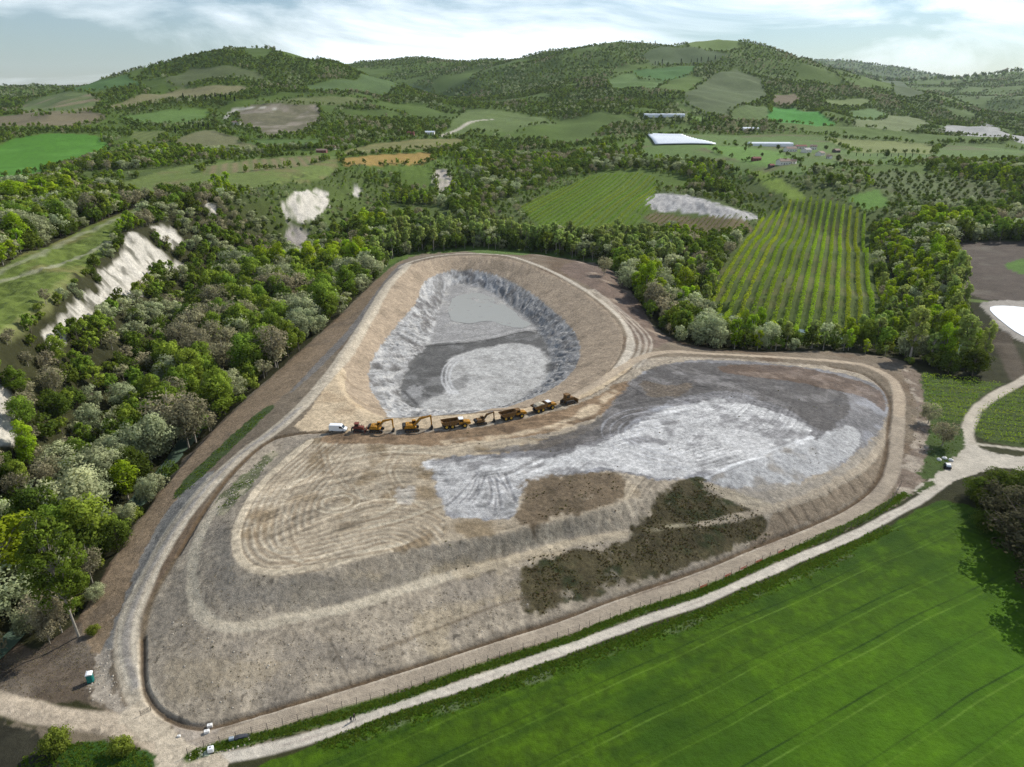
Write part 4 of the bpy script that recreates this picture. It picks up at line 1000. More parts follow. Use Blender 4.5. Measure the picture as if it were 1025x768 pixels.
def make_tree(seed, h, rx, tf, nclump, nleaf, leaf, rc_f=.36, up=.0, flat=1.0, nl=14, twig=0, taper=0.0, lean=0.0, wood=True, sub=0):
    rng = np.random.default_rng(seed)
    rz = h * (1 - tf) / 2; cz = h * tf + rz
    C, RC = [], []
    for _ in range(nclump):
        d = rng.normal(size=3); d /= np.linalg.norm(d)
        u = rng.uniform(.25, 1.0) ** .5
        c = d * u * np.array((rx, rx, rz)) * np.array((.86, .86, .9))
        if taper:
            w = 1 - taper * (c[2] / rz * .5 + .5)
            c[:2] *= w
        r = rx * rc_f * rng.uniform(.65, 1.25) * (1 - taper * .5 * (c[2] / rz * .5 + .5))
        C.append(c + np.array((lean * (c[2] + cz), 0, cz))); RC.append(r)
    C = np.array(C); RC = np.array(RC)
    k = np.repeat(np.arange(nclump), nleaf)
    d = rng.normal(size=(len(k), 3)); d[:, 2] += .25; d /= np.linalg.norm(d, axis=1)[:, None]
    rr_ = rng.uniform(.35, 1.08, len(k)) ** .6
    P = C[k] + d * (RC[k] * rr_)[:, None] * np.array((1, 1, flat))
    P[:, 2] = np.maximum(P[:, 2], .15)
    Nn = d + rng.normal(size=d.shape) * .55 + np.array((0, 0, up))
    V, F = leaf_quads(P, Nn, leaf, rng)
    tone = np.repeat(np.clip(rng.normal(1, .16, nclump), .62, 1.4)[k] * rng.uniform(.88, 1.12, len(k)), 4)
    segs = []
    if wood:
        r0 = max(.12, h * (.019 if h < 25 else .009))
        bend = rng.normal(size=2) * .03 * h
        pts = [np.array((0, 0, -.3))] + [np.array((bend[0] * t * t + lean * h * t, bend[1] * t * t, h * t)) for t in (.2, .42, .62, .8)]
        for i in range(4):
            segs.append((pts[i], pts[i + 1], r0 * (1 - i * .22), r0 * (1 - (i + 1) * .22)))
        order = rng.permutation(nclump)[:nl]
        for i in order:
            t = np.clip(C[i][2] / h * .62, .12, .78)
            j = min(3, int(t / .2)); st = pts[j] + (pts[j + 1] - pts[j]) * .5
            mid = (st + C[i]) / 2 + np.array((0, 0, .06 * h)) * rng.uniform(-.3, 1)
            segs += [(st, mid, r0 * .42, r0 * .26), (mid, C[i], r0 * .26, r0 * .1)]
            for _ in range(twig):
                e = C[i] + rng.normal(size=3) * RC[i] * .8 + np.array((0, 0, RC[i] * .5))
                segs.append((C[i] + rng.normal(size=3) * RC[i] * .1, e, .06, .02))
    TV, TF = tubes(segs, 5) if segs else (np.zeros((0, 3)), np.zeros((0, 4), int))
    cn = d * .75 + (P - np.array((0, 0, cz))) / np.array((rx, rx, rz)) * .5
    make_tree.normals = np.repeat(cn, 4, 0)
    return V, F, tone, TV, TF
def soft_normals(me, n_wood=0):
    vn_ = np.empty(len(me.vertices) * 3, np.float32); me.vertices.foreach_get('normal', vn_); vn_ = vn_.reshape(-1, 3)
    k = len(make_tree.normals)
    c = make_tree.normals / (np.linalg.norm(make_tree.normals, axis=1)[:, None] + 1e-6)
    fn = vn_[:k] * np.sign((vn_[:k] * c).sum(1) + 1e-6)[:, None]
    m = c * .7 + fn * .45; m /= np.linalg.norm(m, axis=1)[:, None] + 1e-6
    out = vn_.copy(); out[:k] = m
    me.normals_split_custom_set_from_vertices(out)
def tree_meshes(name, *a, **k):
    V, F, tone, TV, TF = make_tree(*a, **k)
    me = mesh_np(name + '_crown', V, F)
    at = me.attributes.new('tone', 'FLOAT', 'POINT'); at.data.foreach_set('value', tone.astype(np.float32))
    soft_normals(me)
    tm = mesh_np(name + '_trunk', TV, TF) if len(TV) else None
    return me, tm
def joined(me_name, V, F, tone, TV, TF, mats):
    n = len(V)
    VV = np.vstack([V, TV]) if len(TV) else V
    FF = np.vstack([F, TF + n]) if len(TV) else F
    me = mesh_np(me_name, VV, FF)
    at = me.attributes.new('tone', 'FLOAT', 'POINT'); at.data.foreach_set('value', np.concatenate([tone, np.ones(len(TV))]).astype(np.float32))
    for m in mats: me.materials.append(m)
    mi = np.zeros(len(FF), np.int32); mi[len(F):] = 1 if len(mats) > 1 else 0
    me.polygons.foreach_set('material_index', mi)
    soft_normals(me)
    return me

# name: colour, height, crown radius, clear stem, options
SPEC = {
    'poplar': dict(col=rgb(152, 174, 44), h=17, rx=4.2, tf=.14, o=dict(taper=.35, up=.2), words='bright green poplar', bark=M_BARKP),
    'willow': dict(col=rgb(172, 178, 134), h=12, rx=5.2, tf=.12, o=dict(flat=.85), words='pale silvery willow', bark=M_BARK),
    'grey_tree': dict(col=rgb(158, 152, 118), h=13, rx=4.4, tf=.18, o=dict(twig=2), words='half bare greyish tree', bark=M_BARKP, sparse=.55),
    'oak': dict(col=rgb(92, 108, 42), h=10.5, rx=4.8, tf=.1, o=dict(), words='dark green oak', bark=M_BARK),
    'alder': dict(col=rgb(126, 146, 54), h=13, rx=4.4, tf=.14, o=dict(taper=.2), words='mid green alder', bark=M_BARK),
    'slim_tree': dict(col=rgb(162, 176, 94), h=18, rx=2.7, tf=.2, o=dict(taper=.3, up=.2), words='slim pale green riverside tree', bark=M_BARKP, sparse=.8),
    'thicket': dict(col=rgb(92, 88, 66), h=11, rx=5.0, tf=.06, o=dict(twig=2), words='dark half bare thicket tree', bark=M_BARK, sparse=.8),
    'shrub': dict(col=rgb(124, 138, 54), h=4.2, rx=2.6, tf=.03, o=dict(), words='low olive green shrub', bark=M_BARK),
    'cypress': dict(col=rgb(40, 56, 30), h=15, rx=1.7, tf=.04, o=dict(taper=.6, up=.4), words='dark columnar cypress', bark=M_BARK),
}
for k, s in SPEC.items():
    s['mat'] = leaf_material(k + '_leaves', s['col'])
    sp = s.get('sparse', 1.0)
    s['hi'] = []
    for v in range(2):
        cm, tm = tree_meshes(k, 1000 + v * 37 + len(k) * 7, s['h'], s['rx'], s['tf'], int(46), int(84 * sp), .50 if k != 'shrub' else .3, nl=16, **s['o'])
        cm.materials.append(s['mat']); tm.materials.append(s['bark'])
        s['hi'].append((cm, tm))
    o2 = dict(s['o']); o2.pop('twig', None)
    s['mid'] = joined(k + '_mid', *make_tree(500 + len(k), s['h'], s['rx'], s['tf'], 26, int(30 * sp), .95 if k != 'shrub' else .5, nl=7, **o2), [s['mat'], s['bark']])
    s['low'] = joined(k + '_low', *make_tree(700 + len(k), s['h'], s['rx'], s['tf'], 12, int(12 * sp) + 2, 1.7 if k != 'shrub' else .9, wood=False, **o2), [s['mat']])

# ---- where trees grow: everywhere outside the fields, roads and the site
def rid_at(x, y):
    r = np.clip(np.hypot(x, y), RR[0], RR[-1] - 1); a = np.arctan2(x, y)
    i = np.clip(np.round(np.interp(r, RR, np.arange(NR))).astype(int), 0, NR - 1)
    j = np.clip(np.round((a - AZ[0]) / (AZ[1] - AZ[0])).astype(int), 0, NA - 1)
    return RID[i * NA + j]
def jitter_grid(x0, x1, y0, y1, s, seed):
    rng = np.random.default_rng(seed)
    xs = np.arange(x0, x1, s); ys = np.arange(y0, y1, s)
    X, Y = np.meshgrid(xs, ys)
    X = X.ravel() + rng.uniform(-.48, .48, X.size) * s; Y = Y.ravel() + rng.uniform(-.48, .48, Y.size) * s
    return X, Y
PT = []                                     # x, y, species index, scale
names = list(SPEC)
rngT = np.random.default_rng(99)
riv = RIVER_S
for (ya, yb, s, sd) in ((60, 640, 5.9, 1), (640, 1150, 7.6, 2), (1150, 2400, 8.5, 3), (2400, 4600, 13.5, 4), (4600, 9500, 42.0, 5)):
    X, Y = jitter_grid(-yb * .95, yb * .95, ya, yb, s, sd)
    Z = ground(X, Y)
    px, py = project(X, Y, Z)
    lim = 70 if yb < 1200 else 20
    ok = (px > -lim) & (px < 1024 + lim) & (py < 860)
    X, Y, Z = X[ok], Y[ok], Z[ok]
    rid = rid_at(X, Y)
    ok = (rid == 0) | (rid == R_HILL)
    X, Y, Z = X[ok], Y[ok], Z[ok]
    for W2 in FIELDS:
        bb = (X > W2[:, 0].min()) & (X < W2[:, 0].max()) & (Y > W2[:, 1].min()) & (Y < W2[:, 1].max())
        ii = np.nonzero(bb)[0]
        if len(ii):
            k = inside(W2, X[ii], Y[ii])
            keep = np.ones(len(X), bool); keep[ii[k]] = False
            X, Y, Z = X[keep], Y[keep], Z[keep]
    dr = segdist(riv, X, Y)
    ok = dr > 3.4
    if ya >= 1150:                          # open grass between the woods of the hills
        ok &= (fbm(X, Y, 230, 4, 401) > -.08) | (np.abs(fbm(X, Y, 300, 3, 403)) < .05)
    elif ya >= 640:
        ok &= fbm(X, Y, 90, 3, 402) > -.22
    px, py = project(X, Y, ground(X, Y))
    # keep the verge by the junction, the entrance corner and the open bank clear
    ok &= ~((px > 905) & (py > 365) & (py < 560) & (X < 175) & (Y < 300))
    ok &= ~((px < 150) & (py > 690))
    ok &= ~((px > 940) & (py > 455))
    ok &= ~((px > 930) & (py > 372))
    ok &= ~((X > -75) & (Y < 300))
    ok &= ~((px > 958) & (py > 296) & (py < 362))
    ok &= ~((px > 984) & (py > 296) & (py < 400))
    X, Y = X[ok], Y[ok]
    dr = dr[ok]
    n = len(X)
    mixn = fbm(X, Y, 60 if ya < 1150 else 260, 3, 410); mix2 = fbm(X, Y, 26 if ya < 1150 else 120, 2, 411); u = rngT.uniform(size=n)
    sp = np.full(n, names.index('alder'))
    if ya < 1150:
        sp[(u < .30)] = names.index('oak')
        sp[(mix2 > (.05 if ya < 600 else .3)) & (u > .35)] = names.index('willow')
        sp[(mix2 < -.30) & (u > .45)] = names.index('grey_tree')
        sp[(mixn > .25) & (u > .55)] = names.index('poplar')
        sp[(mixn < -.25) & (u < .45)] = names.index('shrub')
        back = (Y > 490) & (Y < 700) & (X > -110) & (X < 130)
        sp[back & (u > .35)] = names.index('slim_tree')
        sp[back & (u > .88)] = names.index('willow')
        rb = (X > 110) & (Y > 300) & (Y < 480)
        sp[rb & (u > .55)] = names.index('slim_tree'); sp[rb & (u > .85)] = names.index('poplar')
    else:
        sp[(u < .66)] = names.index('oak')
        sp[(mix2 > .3) & (u > .6)] = names.index('grey_tree')
        sp[(mix2 < -.35) & (u > .7)] = names.index('willow')
    sc = rngT.uniform(.7, 1.3, n) * (1.32 if ya < 640 else .86) * np.where(sp == names.index('shrub'), 1.2, 1)
    if ya >= 1150: sc = sc * rngT.uniform(.7, 1.4, n) * (.66 if ya < 2400 else .75 if ya < 4600 else 2.0)
    # smaller growth on the cliff slopes
    cd = segdist(np.array(EDGE), X, Y)
    sc = np.where((cd < 42) & (X < -100) & (Y < 700), sc * .58, sc)
    sc = np.where((cd < 9) & (X < -60) & (Y < 1000), sc * .7, sc)
    sc = np.where((cd < 60) & (X < -60) & (Y >= 700) & (Y < 1020), sc * .6, sc)
    for W2 in (W_ORCH, W_VINE_A):
        sc = np.where(segdist(W2, X, Y, True) < 30, sc * .72, sc)
    if 600 <= ya < 1200 or ya == 60:
        for W2 in FIELDS:
            if 560 < np.median(W2[:, 1]) < 1500:
                bb = np.nonzero((X > W2[:, 0].min() - 40) & (X < W2[:, 0].max() + 40) & (Y > W2[:, 1].min() - 40) & (Y < W2[:, 1].max() + 10))[0]
                if len(bb): sc[bb] = np.where(segdist(W2, X[bb], Y[bb], True) < 36, sc[bb] * .66, sc[bb])
    bk = (Y > 490) & (Y < 700) & (X > -110) & (X < 130)
    sc = np.where(bk, sc * .86, sc)
    # trees keep their crowns off the bare site edge
    ds = segdist(W_SITE, X, Y, True)
    sc = np.where(ds < 4, sc * .6, sc)
    PT.append(np.c_[X, Y, sp, sc, np.full(n, ya)])
for kf, W2 in enumerate(FIELDS):
    d_ = np.median(W2[:, 1])
    if d_ < 850: continue
    seg = np.vstack([W2, W2[:1]]); dl = np.r_[0, np.cumsum(np.hypot(*np.diff(seg, axis=0).T))]
    n = int(dl[-1] / (5.5 if d_ < 1500 else 8))
    s_ = rngT.uniform(0, dl[-1], n)
    x = np.interp(s_, dl, seg[:, 0]) + rngT.normal(size=n) * 2.5; y = np.interp(s_, dl, seg[:, 1]) + rngT.normal(size=n) * 2.5
    k = fbm(x, y, 60, 2, 900 + kf) > -.25
    x, y = x[k], y[k]; n = len(x)
    PT.append(np.c_[x, y, np.where(rngT.uniform(size=n) < .5, names.index('oak'), names.index('alder')), rngT.uniform(.3, .75, n), np.full(n, 1150)])
PT = np.vstack(PT)
PZ = ground(PT[:, 0], PT[:, 1])
ppx, ppy = project(PT[:, 0], PT[:, 1], PZ)
depth = PT[:, 1] * CP + (CAMZ - PZ) * SP
hgt = np.array([SPEC[names[int(k)]]['h'] * SPEC[names[int(k)]]['rx'] for k in PT[:, 2]])
size = hgt * PT[:, 3] ** 2 / depth ** 2
size[(ppx < -5) | (ppx > 1030) | (ppy > 790) | (PT[:, 1] > 640)] = 0

def empty(name, loc, rz=0.0, sc=1.0):
    o = bpy.data.objects.new(name, None); COL.objects.link(o)
    o.empty_display_size = .5
    o.location = loc; o.rotation_euler = (0, 0, rz); o.scale = (sc, sc, sc)
    return o
def put_tree(kind, x, y, sc, label, group=None, var=None, rz=None, sx=1.0, name=None):
    s = SPEC[kind]
    cm, tm = s['hi'][var if var is not None else random.randrange(2)]
    e = empty(name or kind if kind in ('shrub', 'cypress', 'grey_tree', 'slim_tree', 'thicket') else kind + '_tree', (x, y, float(ground(x, y))), random.uniform(0, 6.28) if rz is None else rz, sc)
    sx *= random.uniform(.85, 1.2)
    e.scale = (sc * sx * random.uniform(.9, 1.12), sc * sx, sc)
    for nm, me in (('crown', cm), ('trunk', tm)):
        o = bpy.data.objects.new(nm, me); COL.objects.link(o); o.parent = e
    set_props(e, label, 'shrub' if kind == 'shrub' else 'tree', group)
    return e
def where(x, y, px, py):
    if x < -60 and y < 175: return 'beside the river at the lower left corner'
    if x < -60 and y < 290: return 'in the gorge wood below the long white cliff'
    if x < -60 and y < 420: return 'in the wood between the white cliff and the pit'
    if x < -60: return 'in the wood behind the left rim of the pit'
    if y > 470 and x < 120: return 'in the tree belt just beyond the far end of the pit'
    if px < 720: return 'by the river right of the pit'
    if px < 905: return 'between the perimeter road and the orchard'
    return 'in the wood right of the orchard'
# hand placed trees that stand out in the photograph (base pixel, size, kind)
HERO = [
    ('poplar', 24, 600, 1.75, 'big yellow green poplar at the left edge beside the river', 1.25),
    ('poplar', 128, 500, .95, 'yellow green poplar overhanging the river beside the brown strip', 1.3),
    ('willow', 66, 474, .95, 'round silver white willow standing alone among dark green trees at left', 1.1),
    ('willow', 218, 400, 1.1, 'large whitish willow in the middle of the gorge wood', 1.2),
    ('willow', 236, 372, 1.15, 'grey white willow nearest the brown strip left of the pit', 1.1),
    ('willow', 300, 318, 1.15, 'pale willow in front of the left rim of the pit', 1.1),
    ('willow', 262, 330, 1.1, 'tall pale willow behind the whitish gorge willow', 1.1),
    ('poplar', 358, 262, 1.2, 'bright green poplar at the back left of the pit', 1.1),
    ('poplar', 684, 300, 1.3, 'bright lime green poplar beside the river bend right of the pit', 1.35),
    ('poplar', 706, 308, 1.0, 'smaller lime green poplar next to the river bend', 1.1),
    ('willow', 628, 290, 1.25, 'pale round willow on the bank right of the pit rim', 1.1),
    ('grey_tree', 604, 276, 1.0, 'greyish tree at the far right rim of the pit', 1.1),
    ('poplar', 758, 338, 1.05, 'green poplar standing in the tree line before the orchard', .9),
    ('poplar', 742, 338, .95, 'thin green poplar next to a twin before the orchard', .8),
    ('willow', 905, 306, 1.15, 'white green willow at the right corner of the orchard', 1.2),
    ('willow', 938, 302, 1.0, 'pale willow beside the brown ploughed field', 1.1),
    ('poplar', 918, 342, 1.1, 'bright green poplar standing forward at the orchard corner', 1.25),
    ('oak', 972, 376, 1.15, 'dark dense oak at the end of the young vineyard', 1.3),
    ('oak', 948, 374, 1.0, 'dark oak beside the bright water at right', 1.1),
    ('grey_tree', 942, 446, .75, 'bare grey thicket tree beside the track junction', 1.5),
    ('grey_tree', 928, 424, .65, 'bare grey bush between perimeter road and young vineyard', 1.4),
    ('shrub', 58, 752, 1.15, 'bright green bushy shrub at the bottom left corner', .9),
    ('shrub', 122, 752, .7, 'dark round shrub beside the road junction at bottom left', 1.1),
    ('shrub', 94, 634, .5, 'small green bush on the bare ground above the toilet', 1.2),
    ('willow', 98, 600, .35, 'small pale bush at the river edge of the brown strip', 1.6),
]
hx = []
big = tree_meshes('big_poplar', 4242, 35, 7.6, .2, 150, 70, .6, rc_f=.2, nl=70, twig=1, taper=.25, lean=-.05)
big[0].materials.append(leaf_material('big_poplar_leaves', rgb(122, 138, 50))); big[1].materials.append(M_BARKP)
bx_, by_, bz_ = hit(79, 637)
e = empty('poplar_tree', (bx_, by_, bz_)); hx.append((bx_, by_))
for nm, me in (('crown', big[0]), ('trunk', big[1])):
    o = bpy.data.objects.new(nm, me); COL.objects.link(o); o.parent = e
set_props(e, 'tall yellow green poplar with a long bare trunk at the lower left', 'tree')
for kind, px, py, sc, lb, sx in HERO:
    x, y, z = hit(px, py)
    hx.append((x, y))
    put_tree(kind, x, y, sc, lb, None, sx=sx)
# big half bare hedge trees at the right edge, by the field
for k, (px, py, sc, kind, lb) in enumerate([
    (1004, 528, 1.25, 'thicket', 'large half bare thicket tree at the corner of the green field'),
    (1028, 560, 1.3, 'thicket', 'half bare thicket tree on the right edge of the green field'),
    (1050, 610, 1.3, 'thicket', 'half bare thicket tree lowest on the right edge'),
    (990, 515, .8, 'oak', 'dark broad bush in the middle of the thicket'),
    (1016, 522, .9, 'oak', 'dark broad bush behind the bare thicket tree'),
    (1012, 548, .8, 'oak', 'dark bush at the front of the thicket by the field'),
    (1040, 575, 1.0, 'oak', 'dark bush on the right edge of the thicket'),
    (974, 499, .7, 'oak', 'dark evergreen bush nearest the track junction'),
    (996, 492, .75, 'oak', 'dark evergreen bush second from the track junction'),
    (1022, 494, .8, 'oak', 'dark evergreen bush at the right edge by the track'),
    (984, 532, .62, 'oak', 'dark bush at the left foot of the bare thicket')]):
    x, y, z = hit(px, py); hx.append((x, y))
    put_tree(kind, x, y, sc, lb, None, sx=1.35)
# keep fill trees off the hand placed ones
HX = np.array(hx)
for a, b in HX:
    size[(np.hypot(PT[:, 0] - a, PT[:, 1] - b) < 4.0)] = -1
keep = size >= 0
PT, PZ, ppx, ppy, depth, size = PT[keep], PZ[keep], ppx[keep], ppy[keep], depth[keep], size[keep]
order = np.argsort(-size)[:265]
# things one can find in the picture, used to say which tree is meant
LM = [('the tall bare trunked poplar', 79, 637), ('the big left edge poplar', 24, 600), ('the lone silver willow', 66, 474), ('the big whitish willow', 218, 400), ('the willow by the brown strip', 236, 372), ('the left rim willow', 300, 318), ('the overhanging river poplar', 128, 500),
      ('the small left edge cliff', 10, 420), ('the long white cliff', 100, 335), ('the upper white cliff', 305, 240), ('the far left corner of the pit', 398, 264), ('the far end of the pit', 475, 254), ('the far right rim', 560, 262), ('the bank willow', 628, 290), ('the lime green poplar', 684, 300),
      ('the orchard poplars', 750, 338), ('the middle of the orchard edge', 810, 346), ('the orchard corner', 882, 334), ('the bend of the perimeter road', 893, 372), ('the orchard corner willow', 905, 306), ('the ploughed field', 944, 280), ('the dark vineyard oak', 972, 376), ('the brown strip', 150, 505), ('the middle of the brown strip', 268, 385), ('the bare lower left ground', 50, 650), ('the head of the river bend', 655, 285)]
LMN = [a[0] for a in LM]; LMP = np.array([a[1:] for a in LM], float)
for i in order:
    x, y, k, sc, _ = PT[i]
    kind = names[int(k)]
    w = where(x, y, ppx[i], ppy[i])
    sw = 'tall ' if sc > 1.45 else 'small ' if sc < .95 else ''
    if kind == 'shrub': sw = ''
    dxy = (ppx[i] - LMP[:, 0]), (ppy[i] - LMP[:, 1])
    q = int(np.argmin(np.hypot(dxy[0], dxy[1] * 1.6)))
    ax, ay = dxy[0][q], dxy[1][q]; dist = math.hypot(ax, ay)
    rel = ('left of' if ax < 0 else 'right of') if abs(ax) > 1.2 * abs(ay) else ('beyond' if ay < 0 else 'in front of')
    rel = ('just ' if dist < 22 else 'some way ' if dist > 48 else '') + rel
    lb = sw + SPEC[kind]['words'] + ' ' + rel + ' ' + LMN[q]
    put_tree(kind, x, y, sc, lb, lb)
rest = np.ones(len(PT), bool); rest[order] = False

# everything else: woodland as scattered masses, one object for each kind of tree
def scatter(name, P, scale, rot, proto, label):
    me = bpy.data.meshes.new(name)
    me.vertices.add(len(P)); me.vertices.foreach_set('co', np.asarray(P, np.float32).ravel())
    a = me.attributes.new('scl', 'FLOAT', 'POINT'); a.data.foreach_set('value', np.asarray(scale, np.float32))
    a = me.attributes.new('rot', 'FLOAT', 'POINT'); a.data.foreach_set('value', np.asarray(rot, np.float32))
    o = bpy.data.objects.new(name, me); COL.objects.link(o)
    ng = bpy.data.node_groups.new(name + '_scatter', 'GeometryNodeTree')
    ng.interface.new_socket('Geometry', in_out='INPUT', socket_type='NodeSocketGeometry')
    ng.interface.new_socket('Geometry', in_out='OUTPUT', socket_type='NodeSocketGeometry')
    n, l = ng.nodes, ng.links
    gi, go = n.new('NodeGroupInput'), n.new('NodeGroupOutput')
    ip = n.new('GeometryNodeInstanceOnPoints'); oi = n.new('GeometryNodeObjectInfo')
    oi.inputs['Object'].default_value = proto; oi.inputs['As Instance'].default_value = True
    m2p = n.new('GeometryNodeMeshToPoints')
    s = n.new('GeometryNodeInputNamedAttribute'); s.data_type = 'FLOAT'; s.inputs['Name'].default_value = 'scl'
    r = n.new('GeometryNodeInputNamedAttribute'); r.data_type = 'FLOAT'; r.inputs['Name'].default_value = 'rot'
    cx = n.new('ShaderNodeCombineXYZ')
    l.new(gi.outputs[0], m2p.inputs['Mesh']); l.new(m2p.outputs['Points'], ip.inputs['Points'])
    l.new(oi.outputs['Geometry'], ip.inputs['Instance'])
    l.new(r.outputs['Attribute'], cx.inputs['Z']); l.new(cx.outputs['Vector'], ip.inputs['Rotation'])
    l.new(s.outputs['Attribute'], ip.inputs['Scale'])
    l.new(ip.outputs['Instances'], go.inputs[0])
    md = o.modifiers.new('scatter', 'NODES'); md.node_group = ng
    set_props(o, label, 'woodland', kind='stuff')
    return o
for k, nm in enumerate(names):
    for lod, sel_ in (('mid', rest & (PT[:, 4] < 1150)), ('low', rest & (PT[:, 4] >= 1150))):
        m = sel_ & (PT[:, 2] == k)
        if m.sum() == 0: continue
        proto = bpy.data.objects.new(nm + '_pattern', SPEC[nm][lod])
        P = np.c_[PT[m, 0], PT[m, 1], PZ[m] - .15]
        scatter('woodland', P, PT[m, 3], rngT.uniform(0, 6.28, m.sum()), proto,
                ('%s growth filling the valley woods' if lod == 'mid' else 'distant %s growth covering the hillsides') % SPEC[nm]['words'])
print('trees', len(PT), 'individual', len(order) + len(HERO) + 12)
# ------------------------------------------------------------------ water
def water_material(name, col, rough=.12):
    m = bpy.data.materials.new(name); n, l = nt(m)
    out = n.new('ShaderNodeOutputMaterial'); b = n.new('ShaderNodeBsdfPrincipled')
    b.inputs['Base Color'].default_value = (*col, 1); b.inputs['Roughness'].default_value = rough
    b.inputs['IOR'].default_value = 1.33; b.inputs['Specular IOR Level'].default_value = .5
    tc = n.new('ShaderNodeTexCoord'); tx = n.new('ShaderNodeTexNoise'); tx.inputs['Scale'].default_value = .9; tx.inputs['Detail'].default_value = 4
    bp = n.new('ShaderNodeBump'); bp.inputs['Strength'].default_value = .25; bp.inputs['Distance'].default_value = .1
    l.new(tc.outputs['Object'], tx.inputs['Vector']); l.new(tx.outputs['Fac'], bp.inputs['Height']); l.new(bp.outputs['Normal'], b.inputs['Normal'])
    l.new(b.outputs['BSDF'], out.inputs['Surface'])
    return m
M_RIVER = water_material('river_water', rgb(82, 98, 82))
rs = smooth_line(RIVER_W, 10)
tg = np.gradient(rs[:, :2], axis=0); tg /= np.linalg.norm(tg, axis=1)[:, None]
wd = 3.3 + .9 * np.sin(np.arange(len(rs)) * .31)
Lf = rs[:, :2] + np.c_[-tg[:, 1], tg[:, 0]] * wd[:, None]; Rt = rs[:, :2] - np.c_[-tg[:, 1], tg[:, 0]] * wd[:, None]
Vr = np.vstack([np.c_[Lf, rs[:, 2] + 1.15], np.c_[Rt, rs[:, 2] + 1.15]])
nr_ = len(rs); i_ = np.arange(nr_ - 1)
me = mesh_np('river', Vr, np.stack([i_, i_ + nr_, i_ + nr_ + 1, i_ + 1], -1)); me.materials.append(M_RIVER)
o = bpy.data.objects.new('river', me); COL.objects.link(o); set_props(o, 'small green river winding through the trees round the site', 'river', kind='structure')
def sheet(name, W2, z, mat, label, cat, kind='structure', thick=None):
    bm = bmesh.new()
    vs = [bm.verts.new((p[0], p[1], z if not thick else float(ground(p[0], p[1])) + .03)) for p in W2]
    f = bm.faces.new(vs)
    if f.normal.z < 0: f.normal_flip()
    bmesh.ops.triangulate(bm, faces=bm.faces[:])
    if thick:
        g = bmesh.ops.extrude_face_region(bm, geom=bm.faces[:])
        bmesh.ops.translate(bm, verts=[v for v in g['geom'] if isinstance(v, bmesh.types.BMVert)], vec=(0, 0, thick))
        bmesh.ops.recalc_face_normals(bm, faces=bm.faces[:])
    me = bpy.data.meshes.new(name); bm.to_mesh(me); bm.free(); me.materials.append(mat)
    o = bpy.data.objects.new(name, me); COL.objects.link(o); set_props(o, label, cat, kind=kind)
    return o
M_PUD = water_material('pit_water', rgb(148, 146, 136), .36)
pud = hits([(449, 305), (456, 297), (470, 294), (486, 295), (500, 303), (515, 314), (528, 324), (522, 328), (505, 326), (490, 322), (470, 324), (452, 320)], 4, True)
zp = max(float(ground(p[0], p[1])) for p in pud) - .02
sheet('pit_water', pud + np.c_[fbm(pud[:, 0], pud[:, 1], 7, 2, 5), fbm(pud[:, 0], pud[:, 1], 7, 2, 6)] * 2.2, zp, M_PUD, 'shallow grey rainwater lying on the far floor of the pit', 'water')
M_LINER = plain('white_liner', rgb(222, 224, 226), .45, noise=.08, nscale=.15)
pond = np.array([hit(*p)[:2] for p in [(990, 308), (1022, 308), (1062, 318), (1075, 352), (1030, 340), (1004, 324)]])
zq = float(np.mean([ground(p[0], p[1]) for p in pond])) + .05
sheet('pond_cover', smooth_line(pond, 4, True), zq, M_LINER, 'bright white lined pond at the right edge below the ploughed field', 'pond', kind=None, thick=.2)

# ------------------------------------------------------------------ orchard and vineyards: each row is a part
def rows(name, label, cat, W2, ang, spacing, hgt, wid, leaf, col, per_m, group=None, gap=0.06, base=.4, seed=1, var=.2, clump=0):
    rng = np.random.default_rng(seed)
    mat = leaf_material(name + '_leaves_%d' % seed, col, .4, .15, .02)
    c = W2.mean(0)
    root = empty(name, (c[0], c[1], float(ground(c[0], c[1]))))
    set_props(root, label, cat, group)
    d = np.array((math.sin(ang), math.cos(ang))); nrm = np.array((d[1], -d[0]))
    R_ = np.hypot(*(W2 - c).T).max()
    nrow = 0
    for v in np.arange(-R_, R_, spacing):
        u = np.arange(-R_, R_, .5)
        P = c + d[None] * u[:, None] + nrm[None] * v
        ok = inside(W2, P[:, 0], P[:, 1])
        if ok.sum() < 12: continue
        P = P[ok]
        n = int(len(P) * .5 * per_m)
        base_i = rng.integers(0, len(P), n)
        if clump: base_i = np.clip((np.round((base_i + rng.uniform(0, 1)) / clump) * clump + rng.normal(size=n) * clump * .16).astype(int), 0, len(P) - 1)
        thin = fbm(P[base_i, 0], P[base_i, 1], 9, 3, seed + 40)
        base_i = base_i[(rng.uniform(size=n) > gap) & (thin > -.5)]
        Q = P[base_i] + rng.uniform(-.25, .25, (len(base_i), 2))
        dens = 1 + .25 * fbm(Q[:, 0], Q[:, 1], 3, 2, seed + 41)
        q = rng.normal(size=(len(Q), 3)); q /= np.linalg.norm(q, axis=1)[:, None]
        zz = ground(Q[:, 0], Q[:, 1])
        pos = np.c_[Q[:, 0] + q[:, 0] * wid * .5 * dens, Q[:, 1] + q[:, 1] * wid * .5 * dens, zz + base + (hgt - base) * (.5 + .5 * q[:, 2]) * dens]
        V, F = leaf_quads(pos, q + np.array((0, 0, .5)) + rng.normal(size=q.shape) * .4, leaf, rng)
        o3 = np.array(root.location)
        me = mesh_np('row', V - o3, F, smooth=False)
        at = me.attributes.new('tone', 'FLOAT', 'POINT'); at.data.foreach_set('value', np.repeat(rng.uniform(.75, 1.2, len(pos)), 4).astype(np.float32))
        me.materials.append(mat)
        o = bpy.data.objects.new('row', me); COL.objects.link(o); o.parent = root
        nrow += 1
    return root
